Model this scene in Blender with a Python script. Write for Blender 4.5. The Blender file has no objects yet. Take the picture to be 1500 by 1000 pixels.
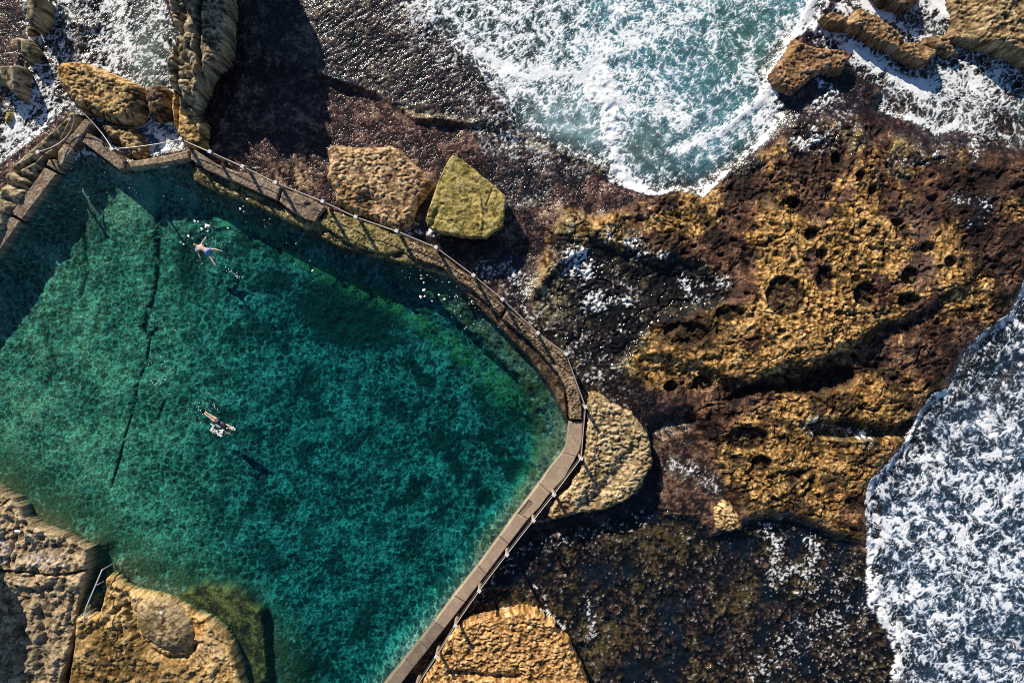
import bpy, bmesh, math, random
import numpy as np
from mathutils import Vector, Matrix
random.seed(7)
C = bpy.context.scene.collection
f32 = np.float32
H = 42.0            # camera height above the sea
S = 0.04            # metres per photo pixel at sea level
SEA, POOL = 0.0, 0.55
SUN_EL, SUN_DIR = math.radians(27), (-0.49, 0.87)

def W(px, py, z=0.0):
    k = S*(H-z)/H
    return Vector(((px-750)*k, (500-py)*k, z))
def topoly(pts, z):                     # outline seen at height z -> sea-level pixel units
    k = (H-z)/H
    return [(750+(x-750)*k, 500+(y-500)*k) for x, y in pts]

# ------------------------------------------------------------------ noise
_rs = np.random.RandomState(3)
_a = _rs.rand(256)*2*np.pi
GC, GS = np.cos(_a).astype(f32), np.sin(_a).astype(f32)
VT = _rs.rand(65536).astype(f32)
def _hash(ix, iy, seed):
    n = ix.astype(np.uint32)*np.uint32(374761393) + iy.astype(np.uint32)*np.uint32(668265263) + np.uint32((seed*1442695041) & 0xffffffff)
    n = (n ^ (n >> np.uint32(13)))*np.uint32(1274126177)
    return n ^ (n >> np.uint32(16))
def perlin(x, y, seed=0):
    x0 = np.floor(x); y0 = np.floor(y)
    fx = (x-x0).astype(f32); fy = (y-y0).astype(f32)
    ix = x0.astype(np.int64); iy = y0.astype(np.int64)
    u = fx*fx*fx*(fx*(fx*6-15)+10); v = fy*fy*fy*(fy*(fy*6-15)+10)
    def g(dx, dy):
        h = _hash(ix+dx, iy+dy, seed) & np.uint32(255)
        return GC[h]*(fx-dx) + GS[h]*(fy-dy)
    a = g(0, 0); b = g(1, 0); c = g(0, 1); d = g(1, 1)
    a = a+(b-a)*u; c = c+(d-c)*u
    return (a+(c-a)*v)*1.5
def fbm(x, y, oct=4, seed=0, gain=.5, ridged=False):
    s = 0; amp = 1.0; tot = 0
    for o in range(oct):
        n = perlin(x, y, seed+o*17)
        if ridged: n = 1-2*np.abs(n)
        s = s+amp*n; tot += amp; amp *= gain; x = x*2.03+11.3; y = y*2.03+7.7
    return s/tot
def worley(x, y, seed=0, jit=.9):
    x0 = np.floor(x).astype(np.int64); y0 = np.floor(y).astype(np.int64)
    fx = (x-x0).astype(f32); fy = (y-y0).astype(f32)
    F1 = np.full(x.shape, 9, f32); F2 = F1.copy(); ID = np.zeros(x.shape, f32)
    for dx in (-1, 0, 1):
        for dy in (-1, 0, 1):
            h = _hash(x0+dx, y0+dy, seed)
            rx = VT[h & np.uint32(65535)]; ry = VT[(h >> np.uint32(16))]
            d = (dx+.5+jit*(rx-.5)-fx)**2 + (dy+.5+jit*(ry-.5)-fy)**2
            m = d < F1
            F2 = np.where(m, F1, np.minimum(F2, d)); ID = np.where(m, (rx*7+ry*3) % 1, ID); F1 = np.where(m, d, F1)
    return np.sqrt(F1), np.sqrt(F2), ID
def eq(v):                              # equalise to 0..1 so that thresholds are coverages
    s = np.sort(v.ravel()[::97]); return np.interp(v, s, np.linspace(0, 1, len(s))).astype(f32)
def ss(a, b, v):
    t = np.clip((v-a)/(b-a), 0, 1); return t*t*(3-2*t)
def lerp(a, b, t): return a+(b-a)*t
def ramp(v, stops):
    xs = [s[0] for s in stops]
    return np.stack([np.interp(v, xs, [s[1][k] for s in stops]) for k in range(3)], -1).astype(f32)
def mixc(a, b, t): return a+(np.asarray(b, f32)-a)*t[..., None]

def sdpoly(px, py, pts):
    d = np.full(px.shape, 1e9, f32); ins = np.zeros(px.shape, bool); n = len(pts)
    for i in range(n):
        ax, ay = pts[i]; bx, by = pts[(i+1) % n]
        ex, ey = bx-ax, by-ay; wx, wy = px-ax, py-ay
        t = np.clip((wx*ex+wy*ey)/(ex*ex+ey*ey+1e-9), 0, 1)
        d = np.minimum(d, (wx-ex*t)**2+(wy-ey*t)**2)
        c = ((ay > py) != (by > py))
        if ay != by: ins ^= c & (px < (bx-ax)*(py-ay)/(by-ay)+ax)
    d = np.sqrt(d); return np.where(ins, -d, d).astype(f32)
def sdline(px, py, pts):
    d = np.full(px.shape, 1e9, f32)
    for (ax, ay), (bx, by) in zip(pts[:-1], pts[1:]):
        ex, ey = bx-ax, by-ay; wx, wy = px-ax, py-ay
        t = np.clip((wx*ex+wy*ey)/(ex*ex+ey*ey+1e-9), 0, 1)
        d = np.minimum(d, (wx-ex*t)**2+(wy-ey*t)**2)
    return np.sqrt(d)

class Grid:
    def __init__(s, xs, ys):            # world coordinates, ascending
        s.xs, s.ys = xs, ys
        s.X, s.Y = [a.astype(f32) for a in np.meshgrid(xs, ys)]
        s.PX = s.X/S+750; s.PY = 500-s.Y/S
        s.pxs = xs/S+750; s.pys = 500-ys/S
    def win(s, pts, m):
        x = [p[0] for p in pts]; y = [p[1] for p in pts]
        i = np.searchsorted(s.pxs, [min(x)-m, max(x)+m]); j = np.searchsorted(-s.pys, [-(max(y)+m), -(min(y)-m)])
        return slice(j[0], max(j[1], j[0]+1)), slice(i[0], max(i[1], i[0]+1))
    def sd(s, pts, m=60, warp=None):
        out = np.full(s.X.shape, m, f32); w = s.win(pts, m)
        v = sdpoly(s.PX[w], s.PY[w], pts)
        if warp is not None: v = v+warp[w]
        out[w] = np.minimum(v, m); return out
    def ln(s, pts, width, m=None):
        m = m or width*2.6
        out = np.zeros(s.X.shape, f32); w = s.win(pts, m)
        out[w] = np.exp(-(sdline(s.PX[w], s.PY[w], pts)/width)**2); return out
    def blob(s, x, y, rx, ry=None, ang=0, p=2):
        ry = ry or rx; m = max(rx, ry)*2
        out = np.zeros(s.X.shape, f32); w = s.win([(x, y)], m)
        dx = s.PX[w]-x; dy = s.PY[w]-y; c, q = math.cos(math.radians(ang)), math.sin(math.radians(ang))
        out[w] = np.exp(-(((dx*c+dy*q)/rx)**2+((-dx*q+dy*c)/ry)**2)**(p/2)*1.0); return out

def grid_mesh(name, X, Y, Z, keep, attrs, mat, parent=None, smooth=True):
    ny, nx = X.shape
    idx = np.arange(ny*nx).reshape(ny, nx)
    q = np.stack([idx[:-1, :-1], idx[:-1, 1:], idx[1:, 1:], idx[1:, :-1]], -1)
    q = q.reshape(-1, 4) if keep is None else q[keep]
    used = np.zeros(ny*nx, bool); used[q.ravel()] = True
    remap = np.cumsum(used)-1; q = remap[q].astype(np.int32)
    co = np.stack([X.ravel()[used], Y.ravel()[used], Z.ravel()[used]], -1).astype(f32)
    org = np.zeros(3)
    me = bpy.data.meshes.new(name)
    me.vertices.add(len(co)); me.vertices.foreach_set('co', co.ravel())
    me.loops.add(q.size); me.loops.foreach_set('vertex_index', q.ravel())
    me.polygons.add(len(q)); me.polygons.foreach_set('loop_start', np.arange(0, q.size, 4, dtype=np.int32))
    me.polygons.foreach_set('use_smooth', np.full(len(q), smooth))
    for k, v in attrs.items():
        if v.ndim == 3:
            a = me.attributes.new(k, 'FLOAT_COLOR', 'POINT'); a.data.foreach_set('color', v.reshape(-1, 4)[used].astype(f32).ravel())
        else:
            a = me.attributes.new(k, 'FLOAT', 'POINT'); a.data.foreach_set('value', v.ravel()[used].astype(f32))
    me.update(calc_edges=True); me.materials.append(mat)
    o = bpy.data.objects.new(name, me); C.objects.link(o)
    if parent: o.parent = parent
    return o

def tag(o, label=None, cat=None, group=None, kind=None):
    if label: o['label'] = label
    if cat: o['category'] = cat
    if group: o['group'] = group
    if kind: o['kind'] = kind
    return o
def thing(name, label, cat, group=None, loc=(0, 0, 0)):
    o = bpy.data.objects.new(name, None); C.objects.link(o); o.location = loc
    o.empty_display_size = .3
    return tag(o, label, cat, group)

# ------------------------------------------------------------------ materials
class NT:
    def __init__(s, name):
        s.m = bpy.data.materials.new(name); s.m.use_nodes = True; s.t = s.m.node_tree; s.t.nodes.clear()
    def n(s, typ, **kw):
        nd = s.t.nodes.new(typ)
        for k, v in kw.items():
            if k in nd.inputs.keys(): pass
            setattr(nd, k, v)
        return nd
    def l(s, a, b): s.t.links.new(a, b)
    def math(s, op, a, b=None, clamp=False):
        nd = s.n('ShaderNodeMath', operation=op, use_clamp=clamp)
        for i, v in enumerate((a, b)):
            if v is None: continue
            if isinstance(v, (int, float)): nd.inputs[i].default_value = v
            else: s.l(v, nd.inputs[i])
        return nd.outputs[0]
    def noise(s, scale, detail=4, rough=.6, vec=None, dist=0):
        nd = s.n('ShaderNodeTexNoise'); nd.inputs['Scale'].default_value = scale; nd.inputs['Detail'].default_value = detail
        nd.inputs['Roughness'].default_value = rough; nd.inputs['Distortion'].default_value = dist
        if vec is not None: s.l(vec, nd.inputs['Vector'])
        return nd.outputs['Fac']
    def pos(s): return s.n('ShaderNodeNewGeometry').outputs['Position']
    def map(s, v, a, b, c, d):
        nd = s.n('ShaderNodeMapRange'); s.l(v, nd.inputs[0])
        for i, x in enumerate((a, b, c, d)): nd.inputs[i+1].default_value = x
        return nd.outputs[0]
    def mul(s, col, fac):
        nd = s.n('ShaderNodeVectorMath', operation='SCALE'); s.l(col, nd.inputs[0]); s.l(fac, nd.inputs['Scale']); return nd.outputs[0]
    def bump(s, h, strength, dist, nrm=None):
        nd = s.n('ShaderNodeBump'); s.l(h, nd.inputs['Height']); nd.inputs['Distance'].default_value = dist
        if isinstance(strength, (int, float)): nd.inputs['Strength'].default_value = strength
        else: s.l(strength, nd.inputs['Strength'])
        if nrm is not None: s.l(nrm, nd.inputs['Normal'])
        return nd.outputs[0]
    def out(s, sh): 
        o = s.n('ShaderNodeOutputMaterial'); s.l(sh, o.inputs['Surface']); return o
def principled(t, **kw):
    p = t.n('ShaderNodeBsdfPrincipled')
    for k, v in kw.items():
        k = k.replace('_', ' ')
        if isinstance(v, (int, float, tuple)): p.inputs[k].default_value = v
        else: t.l(v, p.inputs[k])
    return p

def rock_material(name, b1=.02, b2=.008):
    t = NT(name); pos = t.pos()
    a = t.n('ShaderNodeAttribute', attribute_name='Col')
    n1 = t.noise(7, 6, .65, pos); n2 = t.noise(38, 4, .6, pos)
    f = t.math('MULTIPLY', t.map(n1, .32, .68, .55, 1.4), t.map(n2, .3, .7, .7, 1.3))
    k = t.map(a.outputs['Alpha'], .25, .6, 2.6, 1.0); nr = t.bump(t.math('MULTIPLY', n1, k), 1.0, b1*2.2); nr = t.bump(t.math('MULTIPLY', n2, k), 1.0, b2*2.2, nr)
    n4 = t.noise(11, 3, .6, pos, .5); cn = t.bump(n4, 1.0, .03)
    p = principled(t, Base_Color=t.mul(a.outputs['Color'], f), Roughness=a.outputs['Alpha'], Normal=nr, Coat_Weight=t.map(a.outputs['Alpha'], .3, .5, 1, 0), Specular_IOR_Level=.12, Coat_Roughness=.14, Coat_IOR=1.33, Coat_Normal=cn)
    t.out(p.outputs[0]); return t.m
ROCK = rock_material('weathered_sandstone', .03, .01)

def simple(name, col, rough=.6, metal=0, var=.15, sc=12, bump=.004, bs=40):
    t = NT(name); pos = t.pos()
    rgb = t.n('ShaderNodeRGB'); rgb.outputs[0].default_value = (*col, 1)
    f = t.map(t.noise(sc, 5, .6, pos), .3, .7, 1-var, 1+var)
    p = principled(t, Base_Color=t.mul(rgb.outputs[0], f), Roughness=rough, Metallic=metal, Normal=t.bump(t.noise(bs, 3, .6, pos), 1.0, bump))
    t.out(p.outputs[0]); return t.m

def sea_material():
    t = NT('sea_water'); pos = t.pos()
    a = t.n('ShaderNodeAttribute', attribute_name='Col'); fo = t.n('ShaderNodeAttribute', attribute_name='Foam')
    n1 = t.noise(2.2, 5, .6, pos, .4); n2 = t.noise(11, 4, .6, pos, .3); n3 = t.noise(30, 3, .7, pos)
    rp = t.n('ShaderNodeAttribute', attribute_name='Rip').outputs['Fac']; nr = t.bump(t.math('MULTIPLY', n1, rp), 1, .09); nr = t.bump(t.math('MULTIPLY', n2, rp), 1, .024, nr)
    dif = t.n('ShaderNodeBsdfDiffuse'); t.l(a.outputs['Color'], dif.inputs[0]); t.l(nr, dif.inputs['Normal'])
    tr = t.n('ShaderNodeBsdfTransparent'); tr.inputs[0].default_value = (.82, .90, .93, 1)
    mx = t.n('ShaderNodeMixShader'); t.l(a.outputs['Alpha'], mx.inputs[0]); t.l(tr.outputs[0], mx.inputs[1]); t.l(dif.outputs[0], mx.inputs[2])
    gl = t.n('ShaderNodeBsdfGlossy'); gl.inputs['Roughness'].default_value = .09; t.l(nr, gl.inputs['Normal'])
    fr = t.n('ShaderNodeFresnel'); fr.inputs[0].default_value = 1.33
    m2 = t.n('ShaderNodeMixShader'); t.l(t.math('MULTIPLY', fr.outputs[0], t.math('SUBTRACT', 1.0, t.n('ShaderNodeNewGeometry').outputs['Backfacing'])), m2.inputs[0]); t.l(mx.outputs[0], m2.inputs[1]); t.l(gl.outputs[0], m2.inputs[2])
    fm = t.n('ShaderNodeBsdfDiffuse'); fm.inputs[0].default_value = (.82, .88, .94, 1)
    hh = t.math('ADD', fo.outputs['Fac'], t.math('MULTIPLY', n3, .5))
    t.l(t.bump(hh, 1, .016), fm.inputs['Normal'])
    ff = t.math('ADD', fo.outputs['Fac'], t.math('MULTIPLY', t.math('SUBTRACT', n3, .5), t.map(fo.outputs['Fac'], .02, .3, 0, .55)), True)
    m3 = t.n('ShaderNodeMixShader'); t.l(ff, m3.inputs[0]); t.l(m2.outputs[0], m3.inputs[1]); t.l(fm.outputs[0], m3.inputs[2])
    t.out(m3.outputs[0]); return t.m

def pool_material():
    t = NT('pool_water'); pos = t.pos()
    n1 = t.noise(2.6, 4, .55, pos, .3); n2 = t.noise(9, 3, .5, pos)
    nr = t.bump(n1, 1, .05); nr = t.bump(n2, 1, .012, nr)
    tr = t.n('ShaderNodeBsdfTransparent')
    gl = t.n('ShaderNodeBsdfGlossy'); gl.inputs['Roughness'].default_value = .05; t.l(nr, gl.inputs['Normal'])
    fr = t.n('ShaderNodeFresnel'); fr.inputs[0].default_value = 1.33; t.l(nr, fr.inputs['Normal'])
    m = t.n('ShaderNodeMixShader'); t.l(t.math('MULTIPLY', fr.outputs[0], t.math('SUBTRACT', 1.0, t.n('ShaderNodeNewGeometry').outputs['Backfacing'])), m.inputs[0]); t.l(tr.outputs[0], m.inputs[1]); t.l(gl.outputs[0], m.inputs[2])
    o = t.out(m.outputs[0])
    va = t.n('ShaderNodeVolumeAbsorption'); va.inputs['Color'].default_value = (.22, .855, .895, 1); va.inputs['Density'].default_value = .80
    t.l(va.outputs[0], o.inputs['Volume'])
    return t.m

# ------------------------------------------------------------------ layout outlines (photo pixels)
POOLP = [(-150, 575), (0, 374), (60, 290), (86, 250), (118, 209), (146, 230), (174, 250), (183, 249), (240, 242), (278, 240),
         (286, 262), (300, 276), (330, 289), (382, 308), (430, 332), (463, 346), (498, 365), (526, 371), (560, 382), (600, 388),
         (646, 397), (690, 432), (733, 475), (775, 508), (799, 533), (816, 553), (828, 580), (832, 616), (828, 650),
         (820, 666), (790, 708), (757, 751), (700, 829), (637, 910), (565, 1000), (490, 1100), (440, 1110), (385, 1060),
         (360, 985), (342, 945), (318, 915), (285, 892), (250, 876), (225, 866), (205, 858), (185, 838), (172, 842), (155, 860),
         (150, 880), (118, 885), (128, 832), (131, 800), (100, 782), (70, 764), (40, 745), (20, 728), (0, 712), (-60, 670), (-150, 640)]
A = [(575, -60), (600, 0), (640, 50), (700, 110), (735, 160), (750, 195), (790, 212), (850, 236), (885, 250), (892, 270), (930, 282), (955, 290),
     (990, 280), (1027, 291), (1060, 260), (1090, 235), (1125, 205), (1150, 170), (1128, 110), (1160, 60), (1200, 42), (1215, 0), (1220, -60), (1100, -1500), (560, -1500)]
B = [(2400, 300), (1560, 340), (1500, 378), (1488, 420), (1478, 455), (1440, 478), (1418, 500), (1400, 530), (1385, 568), (1358, 578), (1340, 600), (1325, 640), (1300, 670), (1268, 700),
     (1262, 730), (1266, 790), (1268, 850), (1272, 890), (1298, 925), (1310, 960), (1300, 1000), (1290, 1100), (1280, 1800), (2400, 1800)]
Cc = [(30, -60), (245, -60), (243, 0), (262, 60), (268, 120), (270, 170), (275, 222), (240, 228), (186, 238), (150, 205), (118, 180), (100, 160), (60, 200), (0, 245), (-60, 260), (-60, 180), (15, 120), (45, 60)]
G = [(690, 880), (735, 815), (775, 785), (830, 775), (900, 757), (950, 735), (985, 745), (1050, 775), (1100, 760), (1150, 752), (1210, 778), (1265, 800), (1300, 900), (1330, 1100), (1200, 1250), (560, 1250), (600, 1030), (640, 960)]
TR = [(1200, 42), (1225, 0), (1240, -80), (2600, -80), (2600, 200), (1560, 250), (1500, 225), (1440, 210), (1400, 195), (1370, 200), (1320, 178), (1285, 160), (1290, 130), (1240, 100), (1205, 85), (1180, 60)]
MASS = [(770, 440), (790, 400), (805, 340), (830, 308), (870, 318), (960, 285), (1050, 262), (1120, 215), (1160, 180), (1250, 175), (1330, 205), (1440, 225), (1600, 260), (1600, 330), (1500, 400), (1460, 470), (1400, 510),
        (1370, 570), (1320, 640), (1262, 715), (1260, 790), (1205, 772), (1150, 748), (1085, 752), (1050, 700), (1020, 640), (1010, 600), (960, 570), (880, 560), (830, 520)]
UP = [(1252, 198), (1245, 225), (1222, 285), (1195, 322), (1160, 320), (1125, 290), (1100, 305), (1092, 360), (1100, 400), (1070, 440), (1010, 455), (960, 500), (930, 520), (1010, 535), (1060, 560), (1110, 553), (1160, 540), (1225, 518), (1260, 490),
      (1330, 462), (1400, 425), (1418, 395), (1385, 340), (1345, 298), (1295, 260), (1275, 225)]
CAVE = [(1040, 585), (1090, 562), (1160, 545), (1240, 530), (1250, 545), (1240, 568), (1175, 580), (1110, 572), (1060, 592)]

# ------------------------------------------------------------------ terrain
def axis(a, b, st):
    d = list(np.arange(a, b, st)); g = st; x = d[-1]; hi = []
    while x < 500: g = min(g*1.09, 40); x += g; hi.append(x)
    g = st; x = d[0]; lo = []
    while x > -500: g = min(g*1.09, 40); x -= g; lo.append(x)
    return np.array(lo[::-1]+d+hi)
G0 = Grid(axis(-31.5, 31.5, .055), axis(-21.5, 21.5, .055))
PX, PY = G0.PX, G0.PY
inview = (PX > -80) & (PX < 1580) & (PY > -80) & (PY < 1080)
n_big = fbm(PX/160, PY/160, 4, 1)
n_mid = fbm(PX/48, PY/48, 5, 2)
n_fin = fbm(PX/14, PY/14, 4, 3)
n_mic = fbm(PX/5, PY/5, 3, 4)
e_mid, e_fin, e_mic, e_big = eq(n_mid), eq(n_fin), eq(n_mic), eq(n_big)
wp = n_mid*14+n_fin*5                                           # outline wobble in pixels
wpx = fbm(PX/30, PY/30, 3, 31)*16; wpy = fbm(PX/30, PY/30, 3, 41)*16
F1, F2, cid = worley((PX+wpx*.45)/7.2, (PY+wpy*.45)/6.2, 5)       # honeycomb lumps, 0.3 m
lump = 1-np.clip(F1/.62, 0, 1)**2
Fz, _z, cz = worley((PX+wpx*.8)/15, (PY+wpy*.8)/11, 8); Fy, _z, cy_ = worley((PX+wpx*.3)/4.2, (PY+wpy*.3)/4, 10)
big_m = ss(.5, .7, eq(fbm(PX/36, PY/36, 4, 301))); sml_m = ss(.45, .25, eq(fbm(PX/30, PY/30, 4, 302)))
lump = lerp(lump, 1-np.clip(Fz/.6, 0, 1)**2, big_m*.75); lump = lerp(lump, 1-np.clip(Fy/.6, 0, 1)**2, sml_m*.6)
Fh, _z, ch_ = worley((PX+wpx*.6)/24, (PY+wpy*.6)/19, 18); hol = ss(.30, .12, Fh*(.7+.9*cz)+n_fin*.12)*ss(.35, .45, ch_)
F1b, F2b, cidb = worley((PX+wpx)/17, (PY+wpy)/17, 6)
edgeB = np.clip((F2b-F1b)*2.2, 0, 1)

sdA, sdB, sdC = G0.sd(A, 90, wp*.3), G0.sd(B, 90, wp*.25), G0.sd(Cc, 60, wp*.3)
sdG, sdTR, sdM = G0.sd(G, 60, wp*.6), G0.sd(TR, 60, wp*.4), G0.sd(MASS, 60, wp*.8)
sdU, sdCV = G0.sd(UP, 60, wp*.6+n_mic*3+n_fin*5), G0.sd(CAVE, 40, wp*.5)
sdP = G0.sd(POOLP, 120, n_mid*2)

h = 0.22+n_mid*.12+n_big*.2
h = np.where(PX < -120, h+ss(120, 900, -PX)*3.0, h)
# stepped wet platform, upper middle
STEP = [(330, 60), (395, 85), (470, 108), (560, 138), (610, 172), (700, 178), (745, 200), (880, 246), (900, 300), (860, -300), (300, -300)]
sdS = G0.sd(STEP, 60, wp*.5)
h += .20*ss(9, -5, sdS+n_mid*14+n_fin*6)
h += .25*G0.ln([(470, 112), (560, 142), (610, 176), (700, 184)], 5)
h += .2*G0.ln([(800, 330), (830, 300), (880, 290), (960, 290), (1040, 300)], 18)
# right-hand massif
h = lerp(h, .75+n_big*.35+n_mid*.16, ss(22, -22, sdM))
h = lerp(h, 1.12+.55*G0.blob(1165, 470, 120, 110)+n_big*.25+n_mid*.2, ss(9, -12, sdU+n_mid*8))
h -= .35*ss(5, -14, sdCV)
h += .15*G0.ln([(1248, 200), (1232, 250), (1200, 320)], 4)
PUD = [(780, 430), (830, 380), (870, 352), (930, 372), (960, 385), (1020, 380), (1045, 400), (1060, 440), (1000, 460), (960, 470), (900, 540), (960, 590), (940, 600), (860, 560), (840, 520), (790, 480)]
sdPU = G0.sd(PUD, 60, wp*.9)
h = lerp(h, .38+n_mid*.05, ss(6, -12, sdPU))
DK = [(950, 600), (1010, 600), (1030, 640), (1060, 700), (1085, 760), (1000, 780), (960, 740), (965, 680), (950, 640)]
sdDK = G0.sd(DK, 60, wp*.7)
h = lerp(h, .12+n_mid*.1, ss(8, -8, sdDK))
CH = [(1178, 618), (1240, 616), (1300, 622), (1335, 612), (1325, 640), (1290, 640), (1230, 640), (1185, 634)]
h = lerp(h, -.35, ss(5, -5, G0.sd(CH, 40, wp*.3)))
h = lerp(h, -.45, ss(8, -8, G0.sd([(948, 615), (1000, 600), (1018, 615), (1000, 628), (965, 640), (960, 700), (965, 735), (930, 765), (840, 775), (780, 790), (700, 870), (725, 835), (770, 770), (900, 745), (945, 715), (950, 660)], 40, wp*.3)))
pits = [(1138, 436, 27, 28), (1251, 433, 19, 18), (1194, 412, 13, 19), (1176, 347, 10, 10), (1154, 301, 11, 9), (1247, 263, 6, 8), (1265, 283, 7, 6), (1377, 386, 9, 8), (1319, 406, 14, 12),
        (1316, 442, 16, 11), (1190, 376, 9, 8), (1218, 240, 8, 12), (1090, 640, 30, 17), (1110, 676, 14, 12), (1000, 490, 30, 18), (1060, 460, 20, 12), (1025, 560, 14, 11), (980, 565, 10, 8), (1300, 330, 9, 6), (1345, 365, 10, 7)]
pitm = np.zeros_like(h)
for x, y, rx, ry in pits:
    b = G0.blob(x+wp.mean(), y, rx*1.05, ry*1.05, 0, 6); pitm = np.maximum(pitm, b)
pitm = ss(.35, .65, pitm+n_fin*.45+n_mid*.35)
h -= pitm*.34
# submerged shelf
bould = ss(.35, .0, F1b)*ss(.55, .9, cidb)
h = lerp(h, -.16+n_mid*.16+n_fin*.07+bould*.22, ss(10, -14, sdG))
h = lerp(h, .02+n_mid*.2, ss(10, -20, sdC)); h = lerp(h, -.5, ss(0, -30, sdC)*ss(.2, .6, e_mid)); h += .3*G0.blob(105, 45, 45, 28)
h = lerp(h, -.12+n_mid*.25, ss(10, -10, sdTR))
h = lerp(h, -1.6, ss(10, -70, sdA)); h = lerp(h, -1.2, ss(6, -75, sdB))
h -= .22*G0.ln([(885, 250), (740, 170), (600, 60)], 60)*0
# sea floor outside the picture
outside = ss(1700, 2600, PX)+ss(-500, -1200, PY)+ss(1500, 2400, PY)*(PX > 300)
h = lerp(h, -4.0, np.clip(outside, 0, 1))
land_h = h.copy()
kelp = ss(14, -14, sdS)                                           # wet weed on platform
# pool basin
rockedge = G0.sd([(-200, 600), (0, 700), (130, 790), (200, 845), (300, 870), (400, 960), (430, 1100), (0, 1200), (-300, 900)], 160)
dep = ss(0, -34, sdP)
floor = -.45-.65*ss(180, 480, PX)-.2*ss(450, 250, np.abs(PX-480))+n_mid*.14+n_fin*.08
upw = G0.ln([(150, 240), (280, 250), (430, 325), (600, 385), (700, 440), (800, 540)], 95); floor = floor+.52*upw
floor = lerp(floor, -.35+n_mid*.2, ss(75, 5, rockedge))
LEDGE = [(286, 262), (330, 289), (463, 346), (600, 388), (646, 397), (733, 475), (799, 533), (828, 580), (832, 616), (828, 650), (757, 751), (700, 829), (690, 800), (745, 735), (775, 690), (778, 640), (775, 600), (755, 560), (700, 500), (640, 450), (560, 400), (420, 350), (290, 292)]
floor = lerp(floor, -.15+n_mid*.3+n_fin*.12, ss(6, -10, G0.sd(LEDGE, 40, wp*.9))*ss(-5, 22, -(G0.blob(500, 380, 160, 40)*30-20)))
SUB = [(262, 868), (300, 852), (345, 858), (385, 888), (392, 930), (396, 1000), (380, 1000), (360, 950), (320, 900)]
floor = lerp(floor, .18+n_mid*.15, ss(5, -6, G0.sd(SUB, 40, wp*.4)))
floor = lerp(floor, .2+n_fin*.1, G0.blob(178, 832, 12, 14, 0, 5))
crack = [(230, 262), (228, 300), (224, 360), (222, 405), (214, 445), (203, 480), (212, 496), (206, 530), (195, 560), (183, 615), (172, 655), (163, 690), (155, 716)]
ck = np.zeros_like(h)
for i in range(len(crack)-1):
    wdt = [5, 5, 4, 3.5, 3.5, 3, 1.6, 1.5, 1.8, 1.4, 1.8, 1.4][i]
    ck = np.maximum(ck, G0.ln([crack[i], crack[i+1]], wdt))
ck = np.maximum(ck, G0.ln([(213, 445), (200, 478), (212, 492), (222, 480)], 4))
ck = np.maximum(ck, .8*G0.ln([(118, 330), (120, 400), (112, 430)], 4)); ck = np.maximum(ck, .7*G0.ln([(58, 480), (75, 540), (60, 560)], 6)); ck = np.maximum(ck, .8*G0.ln([(232, 590), (222, 615), (212, 622)], 2))
ck = ck*ss(.05, .45, e_fin); floor -= .10*ck
h = lerp(h, floor, dep)
h = lerp(h, -.3, ss(3, -3, G0.sd([(112, 172), (124, 175), (94, 207), (80, 236), (60, 236), (90, 200)], 20)))
# bedrock under pool edge ledge (above water) beside the upper wall
OL = [(282, 240), (340, 262), (410, 297), (462, 325), (480, 318), (520, 320), (590, 346), (650, 372), (690, 405), (735, 445), (775, 490), (812, 530), (828, 570), (832, 620), (800, 560), (770, 520), (720, 470), (660, 410), (600, 390), (555, 380), (498, 364), (463, 345), (430, 332), (382, 307), (320, 285), (290, 270)]
sdOL = G0.sd(OL, 40, wp*.25)
h = lerp(h, .72+n_fin*.12+n_mid*.1, ss(3, -4, sdOL))
# channel with steps, lower left
STP = [(118, 835), (150, 835), (150, 862), (142, 885), (150, 900), (140, 905), (106, 905), (112, 870)]
sh = np.interp(G0.PY, [862, 866, 876, 880, 890, 896, 905], [-.4, .35, .4, .6, .65, .85, .9])
h = lerp(h, sh, ss(1.5, -1.5, G0.sd(STP, 20)))
# relief
Fk1, Fk2, _k = worley((PX+wpx*1.6)/75, (PY*1.5+wpy*1.6)/75, 23); crk = ss(.055, .0, (Fk2-Fk1)+n_mic*.03)*ss(5, -10, sdM)*ss(.2, .6, e_big+.2)
h -= crk*.14
ter_ = fbm(PX/55+wpx*.03, PY/40+wpy*.03, 5, 63)*5; h += ss(5, -20, sdM)*(np.floor(ter_)+ss(.78, 1, ter_-np.floor(ter_))-ter_*.5)*.085
lumpw = np.clip(ss(5, -20, sdM)*(1-ss(0, -12, sdPU))*(1-ss(0, -8, sdDK))*(1-pitm), 0, 1)*ss(.15, .5, eq(fbm(PX/70, PY/70, 3, 77)))
h += lumpw*(lump-.5)*.13*(.4+.6*cid)*(.45+.9*e_big*e_mid*1.6); h -= hol*.16*ss(-4, -18, sdM)*(1-ss(0, -8, sdPU))
h += lumpw*ss(.25, 0, F1)*ss(.72, .8, cid)*-.16                   # small weathered holes
F1s, F2s, cids = worley(PX/5.2, PY/5.2, 9)
landm = ss(0, 12, sdP)
h += landm*(n_mic*.035+n_fin*.04)
kang = (PX*.86+PY*.5)
strk = fbm((PX*.8-PY*.6)/16+wpx*.06, (PX*.6+PY*.8)/5+wpy*.06, 3, 55)
h += ss(-5, 20, sdM)*landm*(kelp*strk*.05+.035*fbm(PX/3.4+wpx*.1, PY/3.4+wpy*.1, 2, 61, .5, True))
h += (1-landm)*(n_mic*.03)
TER = h.astype(f32)

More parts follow.
